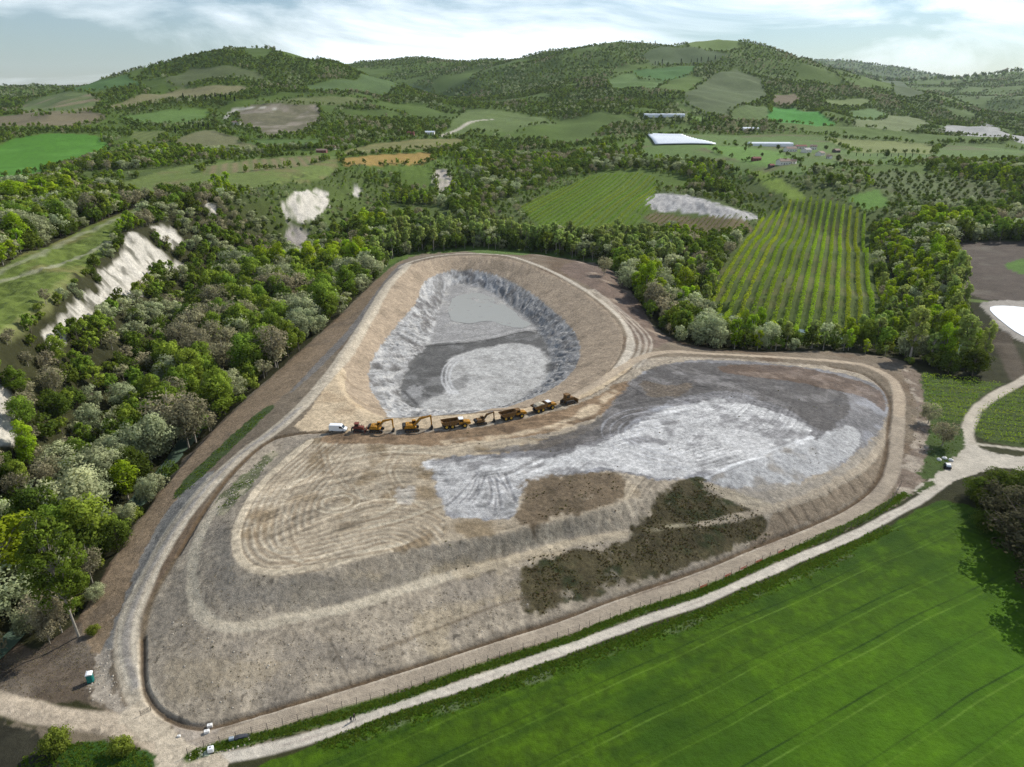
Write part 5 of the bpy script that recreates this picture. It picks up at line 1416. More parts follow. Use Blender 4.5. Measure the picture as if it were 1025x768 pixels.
def heading(a, b):
    p, q = np.array(hit(*a)[:2]), np.array(hit(*b)[:2]); return math.atan2(*(q - p))
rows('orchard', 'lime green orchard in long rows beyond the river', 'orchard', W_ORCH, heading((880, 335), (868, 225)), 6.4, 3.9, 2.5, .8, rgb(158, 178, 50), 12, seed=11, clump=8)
rows('vineyard', 'green vineyard of slanting rows on the slope beyond the pit', 'vineyard', W_VINE_A, heading((556, 226), (622, 178)), 6.2, 2.4, 2.0, .8, rgb(140, 162, 54), 7, seed=12)
rows('vineyard', 'small brownish vineyard under the grey cutting', 'vineyard', W_VINE_B, heading((668, 234), (690, 216)), 5.2, 1.8, 1.3, .6, rgb(126, 136, 62), 5, seed=13)
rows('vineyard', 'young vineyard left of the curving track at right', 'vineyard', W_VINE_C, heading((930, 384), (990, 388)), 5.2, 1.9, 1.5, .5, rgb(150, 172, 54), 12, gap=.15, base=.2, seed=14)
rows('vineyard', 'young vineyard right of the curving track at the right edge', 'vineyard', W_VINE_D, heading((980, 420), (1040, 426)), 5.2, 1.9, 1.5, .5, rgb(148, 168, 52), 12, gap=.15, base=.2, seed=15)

# rows of small trees on the plantation, cypresses and terrace trees
rngP = np.random.default_rng(5)
X, Y = jitter_grid(W_OLIVE[:, 0].min(), W_OLIVE[:, 0].max(), W_OLIVE[:, 1].min(), W_OLIVE[:, 1].max(), 9, 77)
k = inside(W_OLIVE, X, Y); X, Y = X[k], Y[k]
proto = bpy.data.objects.new('plantation_pattern', SPEC['oak']['mid'])
scatter('plantation_trees', np.c_[X, Y, ground(X, Y)], rngP.uniform(.28, .45, len(X)), rngP.uniform(0, 6, len(X)), proto, 'small dark bushes of the plantation at right')
for lb, pts, sc in [
    ('dark cypress in the row below the left hilltop', [(184, 102), (190, 102), (196, 102), (206, 102), (211, 101), (216, 101), (221, 101), (226, 102), (231, 102), (235, 103)], (1.0, 1.35)),
    ('dark cypress in the clump left of the badland slope', [(186, 130), (190, 129), (194, 129), (199, 130), (204, 130), (209, 131), (176, 135)], (.8, 1.1)),
    ('dark cypress lining the lane below the upper right hill', [(578, 88), (583, 88), (587, 88), (593, 89), (597, 89), (606, 90)], (.9, 1.2)),
    ('dark cypress on the olive field under the right hilltop', [(655, 66), (658, 66), (662, 65), (681, 64), (691, 64), (697, 64), (701, 63), (708, 63), (715, 61)], (1.0, 1.4)),
    ('dark cypress on the skyline of the right hill', [(646, 48), (650, 47), (655, 46), (659, 46), (663, 46), (676, 46)], (1.1, 1.4)),
    ('dark cypress of a pair beside the hollow of the right hill', [(657, 98), (665, 98)], (1.0, 1.2)),
    ('dark cypress near the far white roofs', [(702, 122), (706, 122), (709, 123)], (.8, 1.0)),
    ('dark cypress beside the white house above the left cliffs', [(373, 140), (425, 132), (332, 148)], (.6, .9)),
]:
    for (px, py) in pts:
        x, y, z = hit(px, py)
        put_tree('cypress', x, y, rngP.uniform(*sc), lb, lb.split(' ', 1)[1].replace('cypress', 'cypresses', 1))
for kk, px in enumerate(range(856, 934, 7)):
    x, y, z = hit(px, 157 + (px - 856) * .02)
    put_tree('cypress', x, y, rngP.uniform(.3, .5), 'small dark conifer in the row along the farm terrace edge', 'conifers along the farm terrace')
for px, py, sc, kd, lb in [(838, 162, .8, 'oak', 'round dark tree right of the farm houses'), (815, 172, .8, 'alder', 'green tree on the slope below the farm houses'), (778, 150, .7, 'oak', 'dark tree in front of the long white greenhouse'), (800, 168, .5, 'oak', 'dark tree beside the farmhouse'), (637, 170, 1.2, 'oak', 'tall dark tree standing alone above the slanting vineyard'), (886, 158, 1.0, 'oak', 'dark tree on the edge of the farm terrace'), (702, 165, 1.0, 'oak', 'dark tree on the scarp left of the farm'), (720, 168, 1.0, 'oak', 'broad dark tree on the scarp in front of the farm'), (808, 158, .5, 'alder', 'green garden tree in the middle of the farm group'), (762, 157, .5, 'oak', 'dark tree right of the red brick shed'), (745, 152, .6, 'alder', 'green tree behind the red brick shed'), (826, 150, .6, 'oak', 'dark tree behind the right farm buildings'), (735, 144, .6, 'oak', 'dark tree between the crop cover and the long greenhouse'), (848, 156, .6, 'alder', 'green tree right of the grey shed')]:
    x, y, z = hit(px, py); put_tree(kd, x, y, sc, lb)

# ------------------------------------------------------------------ grass and weeds (too many to count)
def tuft_mesh(name, n, h, w, seed, mat):
    rng = np.random.default_rng(seed)
    V, F = [], []
    for i in range(n):
        a = rng.uniform(0, 6.28); r = rng.uniform(0, w); b = rng.uniform(0, 6.28)
        p = np.array((math.cos(a) * r, math.sin(a) * r, -.03)); hh = h * rng.uniform(.5, 1.1); t = np.array((math.cos(b), math.sin(b), 0)) * .07 * (1 + w)
        tip = p + np.array((math.cos(b + 1.5) * hh * .45, math.sin(b + 1.5) * hh * .45, hh))
        k = len(V); V += [p - t, p + t, tip + t * .3, tip - t * .3]; F.append((k, k + 1, k + 2, k + 3))
    me = mesh_np(name, np.array(V), np.array(F), smooth=False)
    at = me.attributes.new('tone', 'FLOAT', 'POINT'); at.data.foreach_set('value', np.repeat(rng.uniform(.7, 1.2, n), 4).astype(np.float32))
    me.materials.append(mat)
    return bpy.data.objects.new(name + '_pattern', me)
M_GRASS = leaf_material('grass_blades', rgb(112, 136, 48), .4, .3, .03)
M_WEED = leaf_material('weed_leaves', rgb(118, 108, 70), .35, .35, .04)
M_STRAW = leaf_material('dry_stems', rgb(150, 136, 104), .2, .3, .02)
T_GRASS = tuft_mesh('grass', 22, .55, .45, 1, M_GRASS); T_WEED = tuft_mesh('weed', 22, .5, .5, 2, M_WEED); T_STRAW = tuft_mesh('straw', 14, .35, .4, 3, M_STRAW)
def along(W2, width, n, seed):
    rng = np.random.default_rng(seed)
    d = np.r_[0, np.cumsum(np.hypot(*np.diff(W2, axis=0).T))]
    s = rng.uniform(0, d[-1], n)
    x = np.interp(s, d, W2[:, 0]); y = np.interp(s, d, W2[:, 1])
    return x + rng.normal(size=n) * width, y + rng.normal(size=n) * width
def fillp(px, n, seed, world=None, thr=None, nsc=6, soft=.6):
    W2 = world if world is not None else hits(px, 2, True)
    rng = np.random.default_rng(seed)
    x = rng.uniform(W2[:, 0].min(), W2[:, 0].max(), n); y = rng.uniform(W2[:, 1].min(), W2[:, 1].max(), n)
    sdw = segdist(W2, x, y, True) * np.where(inside(W2, x, y), 1, -1) + fbm(x, y, 10, 3, seed + 7) * soft
    k = sdw > rng.uniform(-.2, 1, n) * soft
    if thr is not None: k &= fbm(x, y, nsc, 3, seed) > thr
    return x[k], y[k]
def strew(name, lots, proto, smin, smax, label, cat='grass', seed=9, allow=None):
    rng = np.random.default_rng(seed)
    x = np.concatenate([a for a, b in lots]); y = np.concatenate([b for a, b in lots])
    rid = rid_at(x, y)
    bad = np.isin(rid, [R_RING, R_FROAD, R_JROAD, R_SROAD, R_TRACK])
    x, y = x[~bad], y[~bad]
    o = scatter(name, np.c_[x, y, ground(x, y)], rng.uniform(smin, smax, len(x)), rng.uniform(0, 6.28, len(x)), proto, label)
    o['category'] = cat
    return o
PX_FENCE = [(188, 756), (206, 748), (222, 744), (252, 735), (270, 730), (304, 720), (322, 715), (353, 706), (384, 697), (416, 687), (456, 674), (495, 660), (534, 647), (573, 634), (612, 619), (650, 606), (700, 590), (746, 569), (800, 546), (836, 535), (867, 520), (889, 505), (902, 484)]
W_FENCE = hits(PX_FENCE, 4)
W_VERGE = hits([(190, 757), (222, 746), (270, 735), (322, 721), (356, 711), (416, 692), (456, 677), (534, 651), (573, 638), (612, 622), (650, 608), (700, 593), (746, 572), (800, 548), (846, 527), (880, 510), (905, 494)], 3)
W_FS = hits([(320, 746), (391, 719), (456, 699), (534, 672), (612, 645), (700, 614), (800, 570), (889, 529)], 3)
strew('grass', [along(W_VERGE, .62, 9000, 1), along(W_FS, .8, 6000, 2), along(W_DITCHV, .8, 1200, 3), fillp([(900, 500), (935, 484), (930, 430), (922, 380), (938, 380), (948, 420), (964, 430), (962, 450), (945, 466), (918, 490)], 3000, 4, thr=-.3),
                fillp([(60, 745), (135, 745), (148, 775), (20, 790), (20, 760)], 1500, 5), fillp([(388, 258), (376, 280), (400, 262), (440, 253), (560, 258), (600, 264), (590, 256), (500, 247), (430, 248)], 1500, 6),
                fillp([(275, 405), (262, 420), (222, 458), (190, 490), (172, 500), (185, 480), (222, 445), (255, 415)], 1500, 7, thr=-.2), fillp([(215, 505), (236, 482), (262, 460), (276, 452), (262, 474), (240, 498), (222, 516)], 500, 8, thr=.0, nsc=3)],
      T_GRASS, .22, .6, 'rough green grass along the roads and banks of the site')
strew('weeds', [fillp([(627, 526), (641, 512), (670, 484), (698, 478), (721, 497), (756, 512), (769, 528), (752, 544), (700, 566), (651, 578), (573, 602), (530, 616), (526, 590), (526, 566), (573, 548), (624, 539)], 9000, 11, thr=-.2, nsc=4, soft=3.2),
                fillp([(510, 522), (519, 500), (531, 482), (561, 475), (608, 471), (622, 476), (622, 494), (594, 510), (547, 527)], 600, 12, thr=.1, nsc=4, soft=2),
                fillp(MOUND_PX, 500, 13, thr=.25, nsc=7), fillp([(900, 372), (918, 372), (934, 400), (936, 440), (930, 474), (905, 497), (912, 440)], 500, 14)],
      T_WEED, .2, .62, 'dark low weeds growing on the landfill slopes', 'weeds')
low_slope = [(150, 640), (190, 610), (215, 640), (300, 632), (400, 606), (520, 572), (524, 620), (420, 655), (300, 690), (210, 716), (165, 700)]
strew('dry_stems', [fillp(low_slope, 2600, 21, thr=-.1, nsc=5), fillp([(196, 590), (225, 560), (250, 580), (350, 575), (520, 540), (560, 540), (456, 568), (350, 600), (230, 620)], 1800, 22, thr=-.1, nsc=5), fillp([(-20, 700), (-20, 665), (55, 645), (100, 650), (90, 695)], 1500, 23)],
      T_STRAW, .2, .5, 'dry pale stems scattered over the raked lower slopes', 'dry grass')
# stones and clods
M_STONE = plain('stone', rgb(176, 166, 150), .9, noise=.2, nscale=1)
bm = bmesh.new(); bmesh.ops.create_icosphere(bm, subdivisions=1, radius=.25)
for v in bm.verts: v.co *= random.uniform(.7, 1.2); v.co.z *= .7
me = bpy.data.meshes.new('stone'); bm.to_mesh(me); bm.free(); me.materials.append(M_STONE)
T_STONE = bpy.data.objects.new('stone_pattern', me)
strew('stones', [fillp([(84, 700), (96, 664), (106, 640), (114, 600), (118, 650), (120, 690), (126, 714)], 260, 31), fillp([(905, 376), (920, 376), (934, 400), (934, 440), (928, 474), (908, 490), (914, 440)], 420, 32), fillp([(588, 262), (622, 280), (640, 305), (620, 300), (600, 280)], 160, 33),
                 fillp([(215, 505), (236, 482), (276, 450), (262, 474), (222, 516)], 300, 34), along(hits([(205, 760), (240, 752), (186, 752)], 3), 1.2, 120, 35), fillp(low_slope, 300, 36)],
      T_STONE, .3, 1.3, 'loose pale stones and clods on the bare ground', 'stones')
# ------------------------------------------------------------------ helpers for built things
def rot_y(a):
    return Matrix.Rotation(a, 4, 'Y')
def shape(bm, s):
    k = s[0]
    if k == 'box':                         # centre, size, (tilt about y), bevel
        _, c, sz = s[:3]; a = s[3] if len(s) > 3 else 0; bv = s[4] if len(s) > 4 else min(sz) * .12
        g = bmesh.ops.create_cube(bm, size=1)['verts']
        M = Matrix.Translation(c) @ rot_y(a) @ Matrix.Diagonal((*sz, 1))
        bmesh.ops.transform(bm, matrix=M, verts=g)
        if bv:
            ed = list({e for v in g for e in v.link_edges})
            bmesh.ops.bevel(bm, geom=ed, offset=bv, segments=1, affect='EDGES')
    elif k == 'prism':                     # outline in x,z pushed from y0 to y1
        _, P, y0, y1 = s
        a = [bm.verts.new((p[0], y0, p[1])) for p in P]; b = [bm.verts.new((p[0], y1, p[1])) for p in P]
        n = len(P)
        fs = [bm.faces.new(a), bm.faces.new(b[::-1])]
        for i in range(n):
            fs.append(bm.faces.new((a[i], b[i], b[(i + 1) % n], a[(i + 1) % n])))
        bmesh.ops.recalc_face_normals(bm, faces=fs)
    elif k == 'cyl':                       # centre, radius, length, axis
        _, c, r, L, ax = s[:5]; seg = s[5] if len(s) > 5 else 16
        g = bmesh.ops.create_cone(bm, cap_ends=True, segments=seg, radius1=r, radius2=r, depth=L)['verts']
        R = {'x': Matrix.Rotation(math.pi / 2, 4, 'Y'), 'y': Matrix.Rotation(math.pi / 2, 4, 'X'), 'z': Matrix.Identity(4)}[ax]
        bmesh.ops.transform(bm, matrix=Matrix.Translation(c) @ R, verts=g)
    elif k == 'tube':
        _, p0, p1, r = s; p0 = Vector(p0); p1 = Vector(p1); d = p1 - p0
        g = bmesh.ops.create_cone(bm, cap_ends=True, segments=8, radius1=r, radius2=r, depth=d.length)['verts']
        bmesh.ops.transform(bm, matrix=Matrix.Translation((p0 + p1) / 2) @ d.to_track_quat('Z', 'Y').to_matrix().to_4x4(), verts=g)
def part(name, parent, mat, shapes, label=None):
    bm = bmesh.new()
    for s in shapes: shape(bm, s)
    me = bpy.data.meshes.new(name); bm.to_mesh(me); bm.free(); me.materials.append(mat)
    o = bpy.data.objects.new(name, me); COL.objects.link(o); o.parent = parent
    if label: o['label'] = label
    return o
def stadium(x0, x1, z0, z1, n=6):
    r = (z1 - z0) / 2; zc = (z0 + z1) / 2
    P = [(x1 - r + r * math.cos(t), zc + r * math.sin(t)) for t in np.linspace(-math.pi / 2, math.pi / 2, n)]
    P += [(x0 + r + r * math.cos(t), zc + r * math.sin(t)) for t in np.linspace(math.pi / 2, 3 * math.pi / 2, n)]
    return P
M_YEL = plain('machine_yellow', rgb(164, 114, 26), .65, noise=.4, nscale=2)
M_OCH = plain('dusty_ochre', rgb(112, 82, 44), .75, noise=.35, nscale=2)
M_DARK = plain('dark_steel', rgb(52, 48, 44), .7, noise=.2, nscale=3)
M_TYRE = plain('tyre_rubber', rgb(38, 36, 34), .85, noise=.2, nscale=4)
M_RIMM = plain('wheel_rim', rgb(190, 150, 50), .6)
M_GLASS = plain('dark_glass', rgb(28, 34, 38), .1, spec=.6)
M_WHITE = plain('white_paint', rgb(232, 232, 230), .35, noise=.05, coat=.3)
M_RUST = plain('rusty_red', rgb(116, 62, 48), .75, noise=.3, nscale=3)
M_STEEL = plain('bright_steel', rgb(170, 170, 168), .35, metal=.7)
M_LAMP = plain('lamp_lens', rgb(226, 218, 196), .2, spec=.6)

def road_heading(px0, px1):
    a, b = np.array(hit(*px0)[:2]), np.array(hit(*px1)[:2]); d = b - a
    return math.atan2(d[1], d[0])
def place(name, px, py, rz, label, cat, group=None):
    x, y, z = hit(px, py)
    e = empty(name, (x, y, float(ground(x, y)) - .04), rz)
    set_props(e, label, cat, group)
    return e
GV = 'earth moving machines parked in line on the rim of the pit'

def excavator(px, py, rz, label, s=1.0, tone=M_YEL, reach=1.0):
    e = place('excavator', px, py, rz, label, 'excavator', GV); e.scale = (s, s, s)
    for sy in (-1, 1):
        tr = part('track', e, M_DARK, [('prism', stadium(-2.3, 2.3, 0, .95), sy * 1.35 - .3, sy * 1.35 + .3)])
        part('roller', tr, M_OCH, [('cyl', (x, sy * 1.67, .36), .2, .06, 'y', 10) for x in (-1.6, -.8, 0, .8, 1.6)])
    part('undercarriage', e, M_DARK, [('box', (0, 0, .62), (2.4, 2.2, .5)), ('cyl', (0, 0, 1.0), .85, .3, 'z', 20)])
    h = part('engine_house', e, tone, [('prism', [(-2.5, 1.15), (1.4, 1.15), (1.4, 1.55), (.3, 1.9), (.1, 2.3), (-1.7, 2.35), (-1.9, 2.2)], -1.35, 1.35)])
    part('counterweight', h, M_DARK, [('prism', [(-2.95, 1.25), (-2.45, 1.12), (-2.0, 1.12), (-2.0, 2.25), (-2.6, 2.2), (-2.95, 1.9)], -1.3, 1.3)])
    part('exhaust_pipe', h, M_DARK, [('tube', (-1.2, -.7, 2.3), (-1.2, -.7, 2.8), .08)])
    c = part('cab', e, tone, [('prism', [(.1, 1.5), (1.55, 1.5), (1.6, 2.2), (1.2, 3.05), (.1, 3.1)], .35, 1.3)])
    part('window', c, M_GLASS, [('prism', [(.25, 2.1), (1.4, 2.1), (1.1, 2.9), (.25, 2.95)], 1.305, 1.32), ('prism', [(.25, 2.1), (1.4, 2.1), (1.1, 2.9), (.25, 2.95)], .33, .345)])
    part('windscreen', c, M_GLASS, [('box', (1.47, .82, 2.55), (.04, .8, .8), -.42, 0)])
    r = reach
    part('boom', e, tone, [('prism', [(.6, 1.55), (1.0, 1.5), (2.6 * r, 3.7), (5.4 * r, 4.5), (5.5 * r, 4.85), (2.3 * r, 4.35), (.5, 2.0)], -.72, -.22)])
    part('stick', e, tone, [('prism', [(5.2 * r, 4.95), (5.75 * r, 4.8), (5.85 * r, 1.5), (5.55 * r, 1.4)], -.68, -.28)])
    part('bucket', e, M_DARK, [('prism', [(5.45 * r, 1.5), (5.9 * r, 1.6), (6.1 * r, .8), (5.9 * r, .12), (5.2 * r, .02), (4.9 * r, .3), (5.3 * r, .55)], -1.05, .1)])
    part('hydraulic_cylinder', e, M_STEEL, [('tube', (1.1, -.85, 1.8), (2.7 * r, -.85, 3.75), .09)])
    part('hydraulic_cylinder', e, M_STEEL, [('tube', (2.8 * r, -.47, 4.75), (5.3 * r, -.47, 5.05), .09)])
    return e
def wheel(parent, x, y, r, w):
    o = part('wheel', parent, M_TYRE, [('cyl', (x, y, r), r, w, 'y', 18)])
    part('rim', o, M_RIMM, [('cyl', (x, y + math.copysign(w / 2 + .015, y), r), r * .52, .05, 'y', 14)])
    return o
def dump_truck(px, py, rz, label, s=1.0, load=False, cabroof=M_WHITE):
    e = place('dump_truck', px, py, rz, label, 'dump truck', GV); e.scale = (s, s, s)
    for y in (-1.12, 1.12):
        wheel(e, 2.9, y, .88, .62); wheel(e, -1.3, y, .88, .62); wheel(e, -3.3, y, .88, .62)
    part('chassis', e, M_DARK, [('box', (-1.6, 0, 1.05), (6.2, .9, .45)), ('box', (3.0, 0, 1.05), (3.0, 1.0, .5)), ('cyl', (1.2, 0, 1.05), .35, .7, 'z', 12)])
    part('bonnet', e, M_YEL, [('prism', [(2.3, 1.3), (4.9, 1.2), (5.0, 1.75), (4.6, 2.1), (2.3, 2.35)], -1.0, 1.0)])
    c = part('cab', e, M_YEL, [('prism', [(.95, 1.35), (2.5, 1.35), (2.65, 2.3), (2.35, 3.15), (1.0, 3.15)], -1.0, 1.0)])
    part('roof', c, cabroof, [('box', (1.7, 0, 3.22), (1.6, 2.05, .14))])
    part('window', c, M_GLASS, [('prism', [(1.15, 2.2), (2.45, 2.2), (2.2, 3.0), (1.15, 3.0)], y, y + .02) for y in (-1.025, 1.005)])
    part('windscreen', c, M_GLASS, [('box', (2.55, 0, 2.7), (.04, 1.7, .75), -.3, 0)])
    b = part('dump_body', e, M_OCH, [('prism', [(-5.0, 2.35), (-4.0, 1.55), (-.2, 1.5), (.6, 2.2), (.75, 3.05), (.35, 3.05), (-5.1, 2.75)], -1.5, -1.38), ('prism', [(-5.0, 2.35), (-4.0, 1.55), (-.2, 1.5), (.6, 2.2), (.75, 3.05), (.35, 3.05), (-5.1, 2.75)], 1.38, 1.5),
                                     ('prism', [(-5.0, 2.3), (-4.0, 1.45), (-.2, 1.4), (.65, 2.2), (.8, 3.1), (.7, 3.1), (.5, 2.2), (-.25, 1.55), (-3.95, 1.6), (-4.95, 2.45)], -1.45, 1.45)])
    part('rib', b, M_OCH, [('box', (x, y, 2.2), (.12, .1, 1.1), 0, .02) for x in (-3.6, -2.4, -1.2) for y in (-1.55, 1.55)])
    if load:
        part('load', b, plain('pale_soil', rgb(176, 164, 140), .95, noise=.25, nscale=1.5), [('prism', [(-4.3, 2.3), (.4, 2.3), (-.4, 3.0), (-2.0, 3.35), (-3.6, 2.9)], -1.3, 1.3)])
    part('headlight', e, M_LAMP, [('box', (4.98, .7, 1.55), (.06, .3, .2), 0, 0)]); part('headlight', e, M_LAMP, [('box', (4.98, -.7, 1.55), (.06, .3, .2), 0, 0)])
    return e
def bulldozer(px, py, rz, label, s, tone):
    e = place('bulldozer', px, py, rz, label, 'bulldozer', GV); e.scale = (s, s, s)
    for sy in (-1, 1):
        tr = part('track', e, M_DARK, [('prism', [(-1.9, .5), (-1.6, .08), (1.5, .05), (1.9, .45), (1.5, .95), (-.9, 1.25), (-1.5, 1.1)], sy * 1.05 - .28, sy * 1.05 + .28)])
        part('roller', tr, tone, [('cyl', (x, sy * 1.36, .3), .18, .06, 'y', 10) for x in (-1.2, -.5, .2, .9)])
    part('body', e, tone, [('prism', [(-1.7, .6), (1.7, .6), (1.75, 1.75), (.2, 1.95), (-.1, 1.6), (-1.7, 1.7)], -.72, .72)])
    c = part('cab', e, tone, [('prism', [(-1.3, 1.65), (.15, 1.65), (.05, 2.95), (-1.25, 2.95)], -.7, .7)])
    part('roof', c, tone, [('box', (-.6, 0, 3.02), (1.6, 1.6, .14))])
    part('window', c, M_GLASS, [('box', (-.6, y, 2.4), (1.0, .03, .75), 0, 0) for y in (-.72, .72)] + [('box', (.11, 0, 2.4), (.03, 1.1, .8), -.08, 0)])
    part('blade', e, tone, [('prism', [(2.3, .05), (2.55, .1), (2.4, .6), (2.6, 1.25), (2.45, 1.3), (2.2, .7)], -1.75, 1.75)])
    part('push_arm', e, M_DARK, [('box', (1.3, y, .5), (2.2, .16, .22), 0, .02) for y in (-1.45, 1.45)])
    part('ripper', e, M_DARK, [('prism', [(-2.6, .15), (-2.45, .1), (-2.3, 1.1), (-1.7, 1.2), (-1.7, 1.4), (-2.5, 1.35)], y - .1, y + .1) for y in (-.6, 0, .6)])
    part('exhaust_pipe', e, M_DARK, [('tube', (1.0, .3, 1.8), (1.0, .3, 2.6), .07)])
    return e
def van(px, py, rz, label):
    e = place('van', px, py, rz, label, 'van', None)
    b = part('body', e, M_WHITE, [('prism', [(-2.9, .45), (2.75, .42), (2.9, .75), (2.85, 1.15), (2.1, 1.4), (1.45, 2.25), (1.0, 2.5), (-2.75, 2.55), (-2.9, 2.3)], -1.0, 1.0)])
    bv = b.modifiers.new('bevel', 'BEVEL'); bv.width = .09; bv.segments = 2
    part('windscreen', e, M_GLASS, [('prism', [(2.12, 1.42), (1.5, 2.22), (1.44, 2.16), (2.04, 1.38)], -.86, .86)])
    for y in (-1, 1):
        part('side_window', e, M_GLASS, [('prism', [(.55, 1.45), (1.85, 1.45), (1.4, 2.08), (.55, 2.12)], y * 1.004 - .006, y * 1.004 + .006)])
        part('headlight', e, M_LAMP, [('box', (2.84, y * .72, 1.0), (.1, .32, .22), 0, .02)])
        part('door_mirror', e, M_DARK, [('box', (1.65, y * 1.1, 1.5), (.12, .16, .28))])
        for x in (-1.9, 1.85):
            o = part('wheel', e, M_TYRE, [('cyl', (x, y * .9, .35), .35, .24, 'y', 18)])
            part('rim', o, M_STEEL, [('cyl', (x, y * 1.03, .35), .2, .03, 'y', 12)])
    part('bumper', e, M_DARK, [('box', (2.85, 0, .55), (.18, 1.9, .28))])
    part('sliding_door', e, M_WHITE, [('box', (-.35, -1.008, 1.4), (1.3, .03, 1.7), 0, .01)])
    return e
h0 = road_heading((330, 431), (400, 431)); h1 = road_heading((400, 431), (460, 427)); h2 = road_heading((460, 427), (520, 417)); h3 = road_heading((520, 417), (580, 401))
van(338.5, 431.5, h0, 'white panel van at the left end of the line of parked machines')
bulldozer(359, 431.5, h0, 'small dark rusty bulldozer between the white van and the first excavator', .98, M_RUST)
excavator(377, 431.5, h0, 'yellow excavator nearest the van with its arm bent to the ground', 1.0)
excavator(412, 430.5, h1, 'yellow excavator with a long raised boom, second from the van', 1.08, reach=1.08)
dump_truck(456, 427.5, h1 + .04, 'ochre articulated dump truck with white cab roof, nearest the van', 1.0)
excavator(481, 424, h2, 'small dark yellow excavator between two dump trucks', .82, tone=M_OCH)
dump_truck(513, 418.5, h2 + .06, 'dark ochre dump truck in the middle of three, right of the small excavator', .98, cabroof=M_OCH)
dump_truck(544, 410.5, h3, 'dump truck loaded with pale soil, second from the right end', .98, load=True)
bulldozer(568, 403.5, h3 + .1, 'dusty ochre bulldozer at the right end of the parked line', 1.25, M_OCH)

# ------------------------------------------------------------------ portable toilet
M_TEAL = plain('teal_plastic', rgb(24, 112, 104), .45, noise=.1, nscale=3)
t = place('portable_toilet', 91, 682, .35, 'teal portable toilet with white roof on bare ground at lower left', 'toilet')
part('cabin', t, M_TEAL, [('box', (0, 0, 1.12), (1.2, 1.2, 2.1))])
part('roof', t, M_WHITE, [('prism', [(-.68, 2.17), (.68, 2.17), (.6, 2.34), (.25, 2.46), (-.25, 2.46), (-.6, 2.34)], -.66, .66)])
d = part('door', t, M_TEAL, [('box', (.62, 0, 1.12), (.04, .78, 1.85), 0, .01)])
part('handle', d, M_DARK, [('box', (.66, .28, 1.1), (.04, .06, .18), 0, 0)])
part('base', t, M_DARK, [('box', (0, 0, .05), (1.3, 1.3, .12))])
part('vent_pipe', t, M_WHITE, [('tube', (-.4, .4, 2.2), (-.4, .4, 2.75), .06)])

# ------------------------------------------------------------------ fence along the perimeter road
M_POST = plain('fence_post', rgb(92, 84, 76), .8, noise=.2, nscale=3)
fz = W_FENCE
dcum = np.r_[0, np.cumsum(np.hypot(*np.diff(fz, axis=0).T))]
fe = empty('wire_fence', (fz[0][0], fz[0][1], float(ground(*fz[0])))); set_props(fe, 'long wire fence on thin dark posts along the perimeter road', 'fence')
org = np.array(fe.location)
bm = bmesh.new(); shape(bm, ('cyl', (0, 0, .95), .055, 2.1, 'z', 6)); pm = bpy.data.meshes.new('post'); bm.to_mesh(pm); bm.free(); pm.materials.append(M_POST)
FP = []
for s in np.arange(0, dcum[-1], 2.9):
    x, y = np.interp(s, dcum, fz[:, 0]), np.interp(s, dcum, fz[:, 1]); z = float(ground(x, y))
    FP.append((x, y, z))
    o = bpy.data.objects.new('post', pm); COL.objects.link(o); o.parent = fe; o.location = (x - org[0], y - org[1], z - org[2])
    o.rotation_euler = (random.uniform(-.04, .04), random.uniform(-.04, .04), 0)
for hh in (.5, 1.0, 1.5, 1.9):
    part('wire', fe, M_POST, [('tube', np.array(a) - org + np.array((0, 0, hh)), np.array(b) - org + np.array((0, 0, hh)), .014) for a, b in zip(FP[:-1], FP[1:])])
# orange netting scraps on the fence
M_NET = plain('orange_net', rgb(196, 84, 60), .7, noise=.2, nscale=3)
for k, i in enumerate([int(len(FP) * q) for q in (.565, .60, .635, .655, .69)]):
    a, b = np.array(FP[i]), np.array(FP[i + 1]); m = (a + b) / 2; dx = b - a
    e = empty('safety_net', m, math.atan2(dx[1], dx[0]))
    L = np.hypot(*dx[:2])
    set_props(e, 'scrap of orange safety net on the fence, ' + ['furthest left of five', 'second of five from the left', 'middle of five', 'fourth of five from the left', 'furthest right of five'][k], 'safety net', 'orange nets on the fence')
    part('strip', e, M_NET, [('box', (0, -.08, z), (L * random.uniform(.6, .9), .02, .16), random.uniform(-.06, .06), 0) for z in (.55, .8, 1.05)])
    part('edge_cord', e, M_NET, [('tube', (-L * .4, -.08, .45), (-L * .4, -.08, 1.15), .02), ('tube', (L * .4, -.08, .45), (L * .4, -.08, 1.15), .02)])

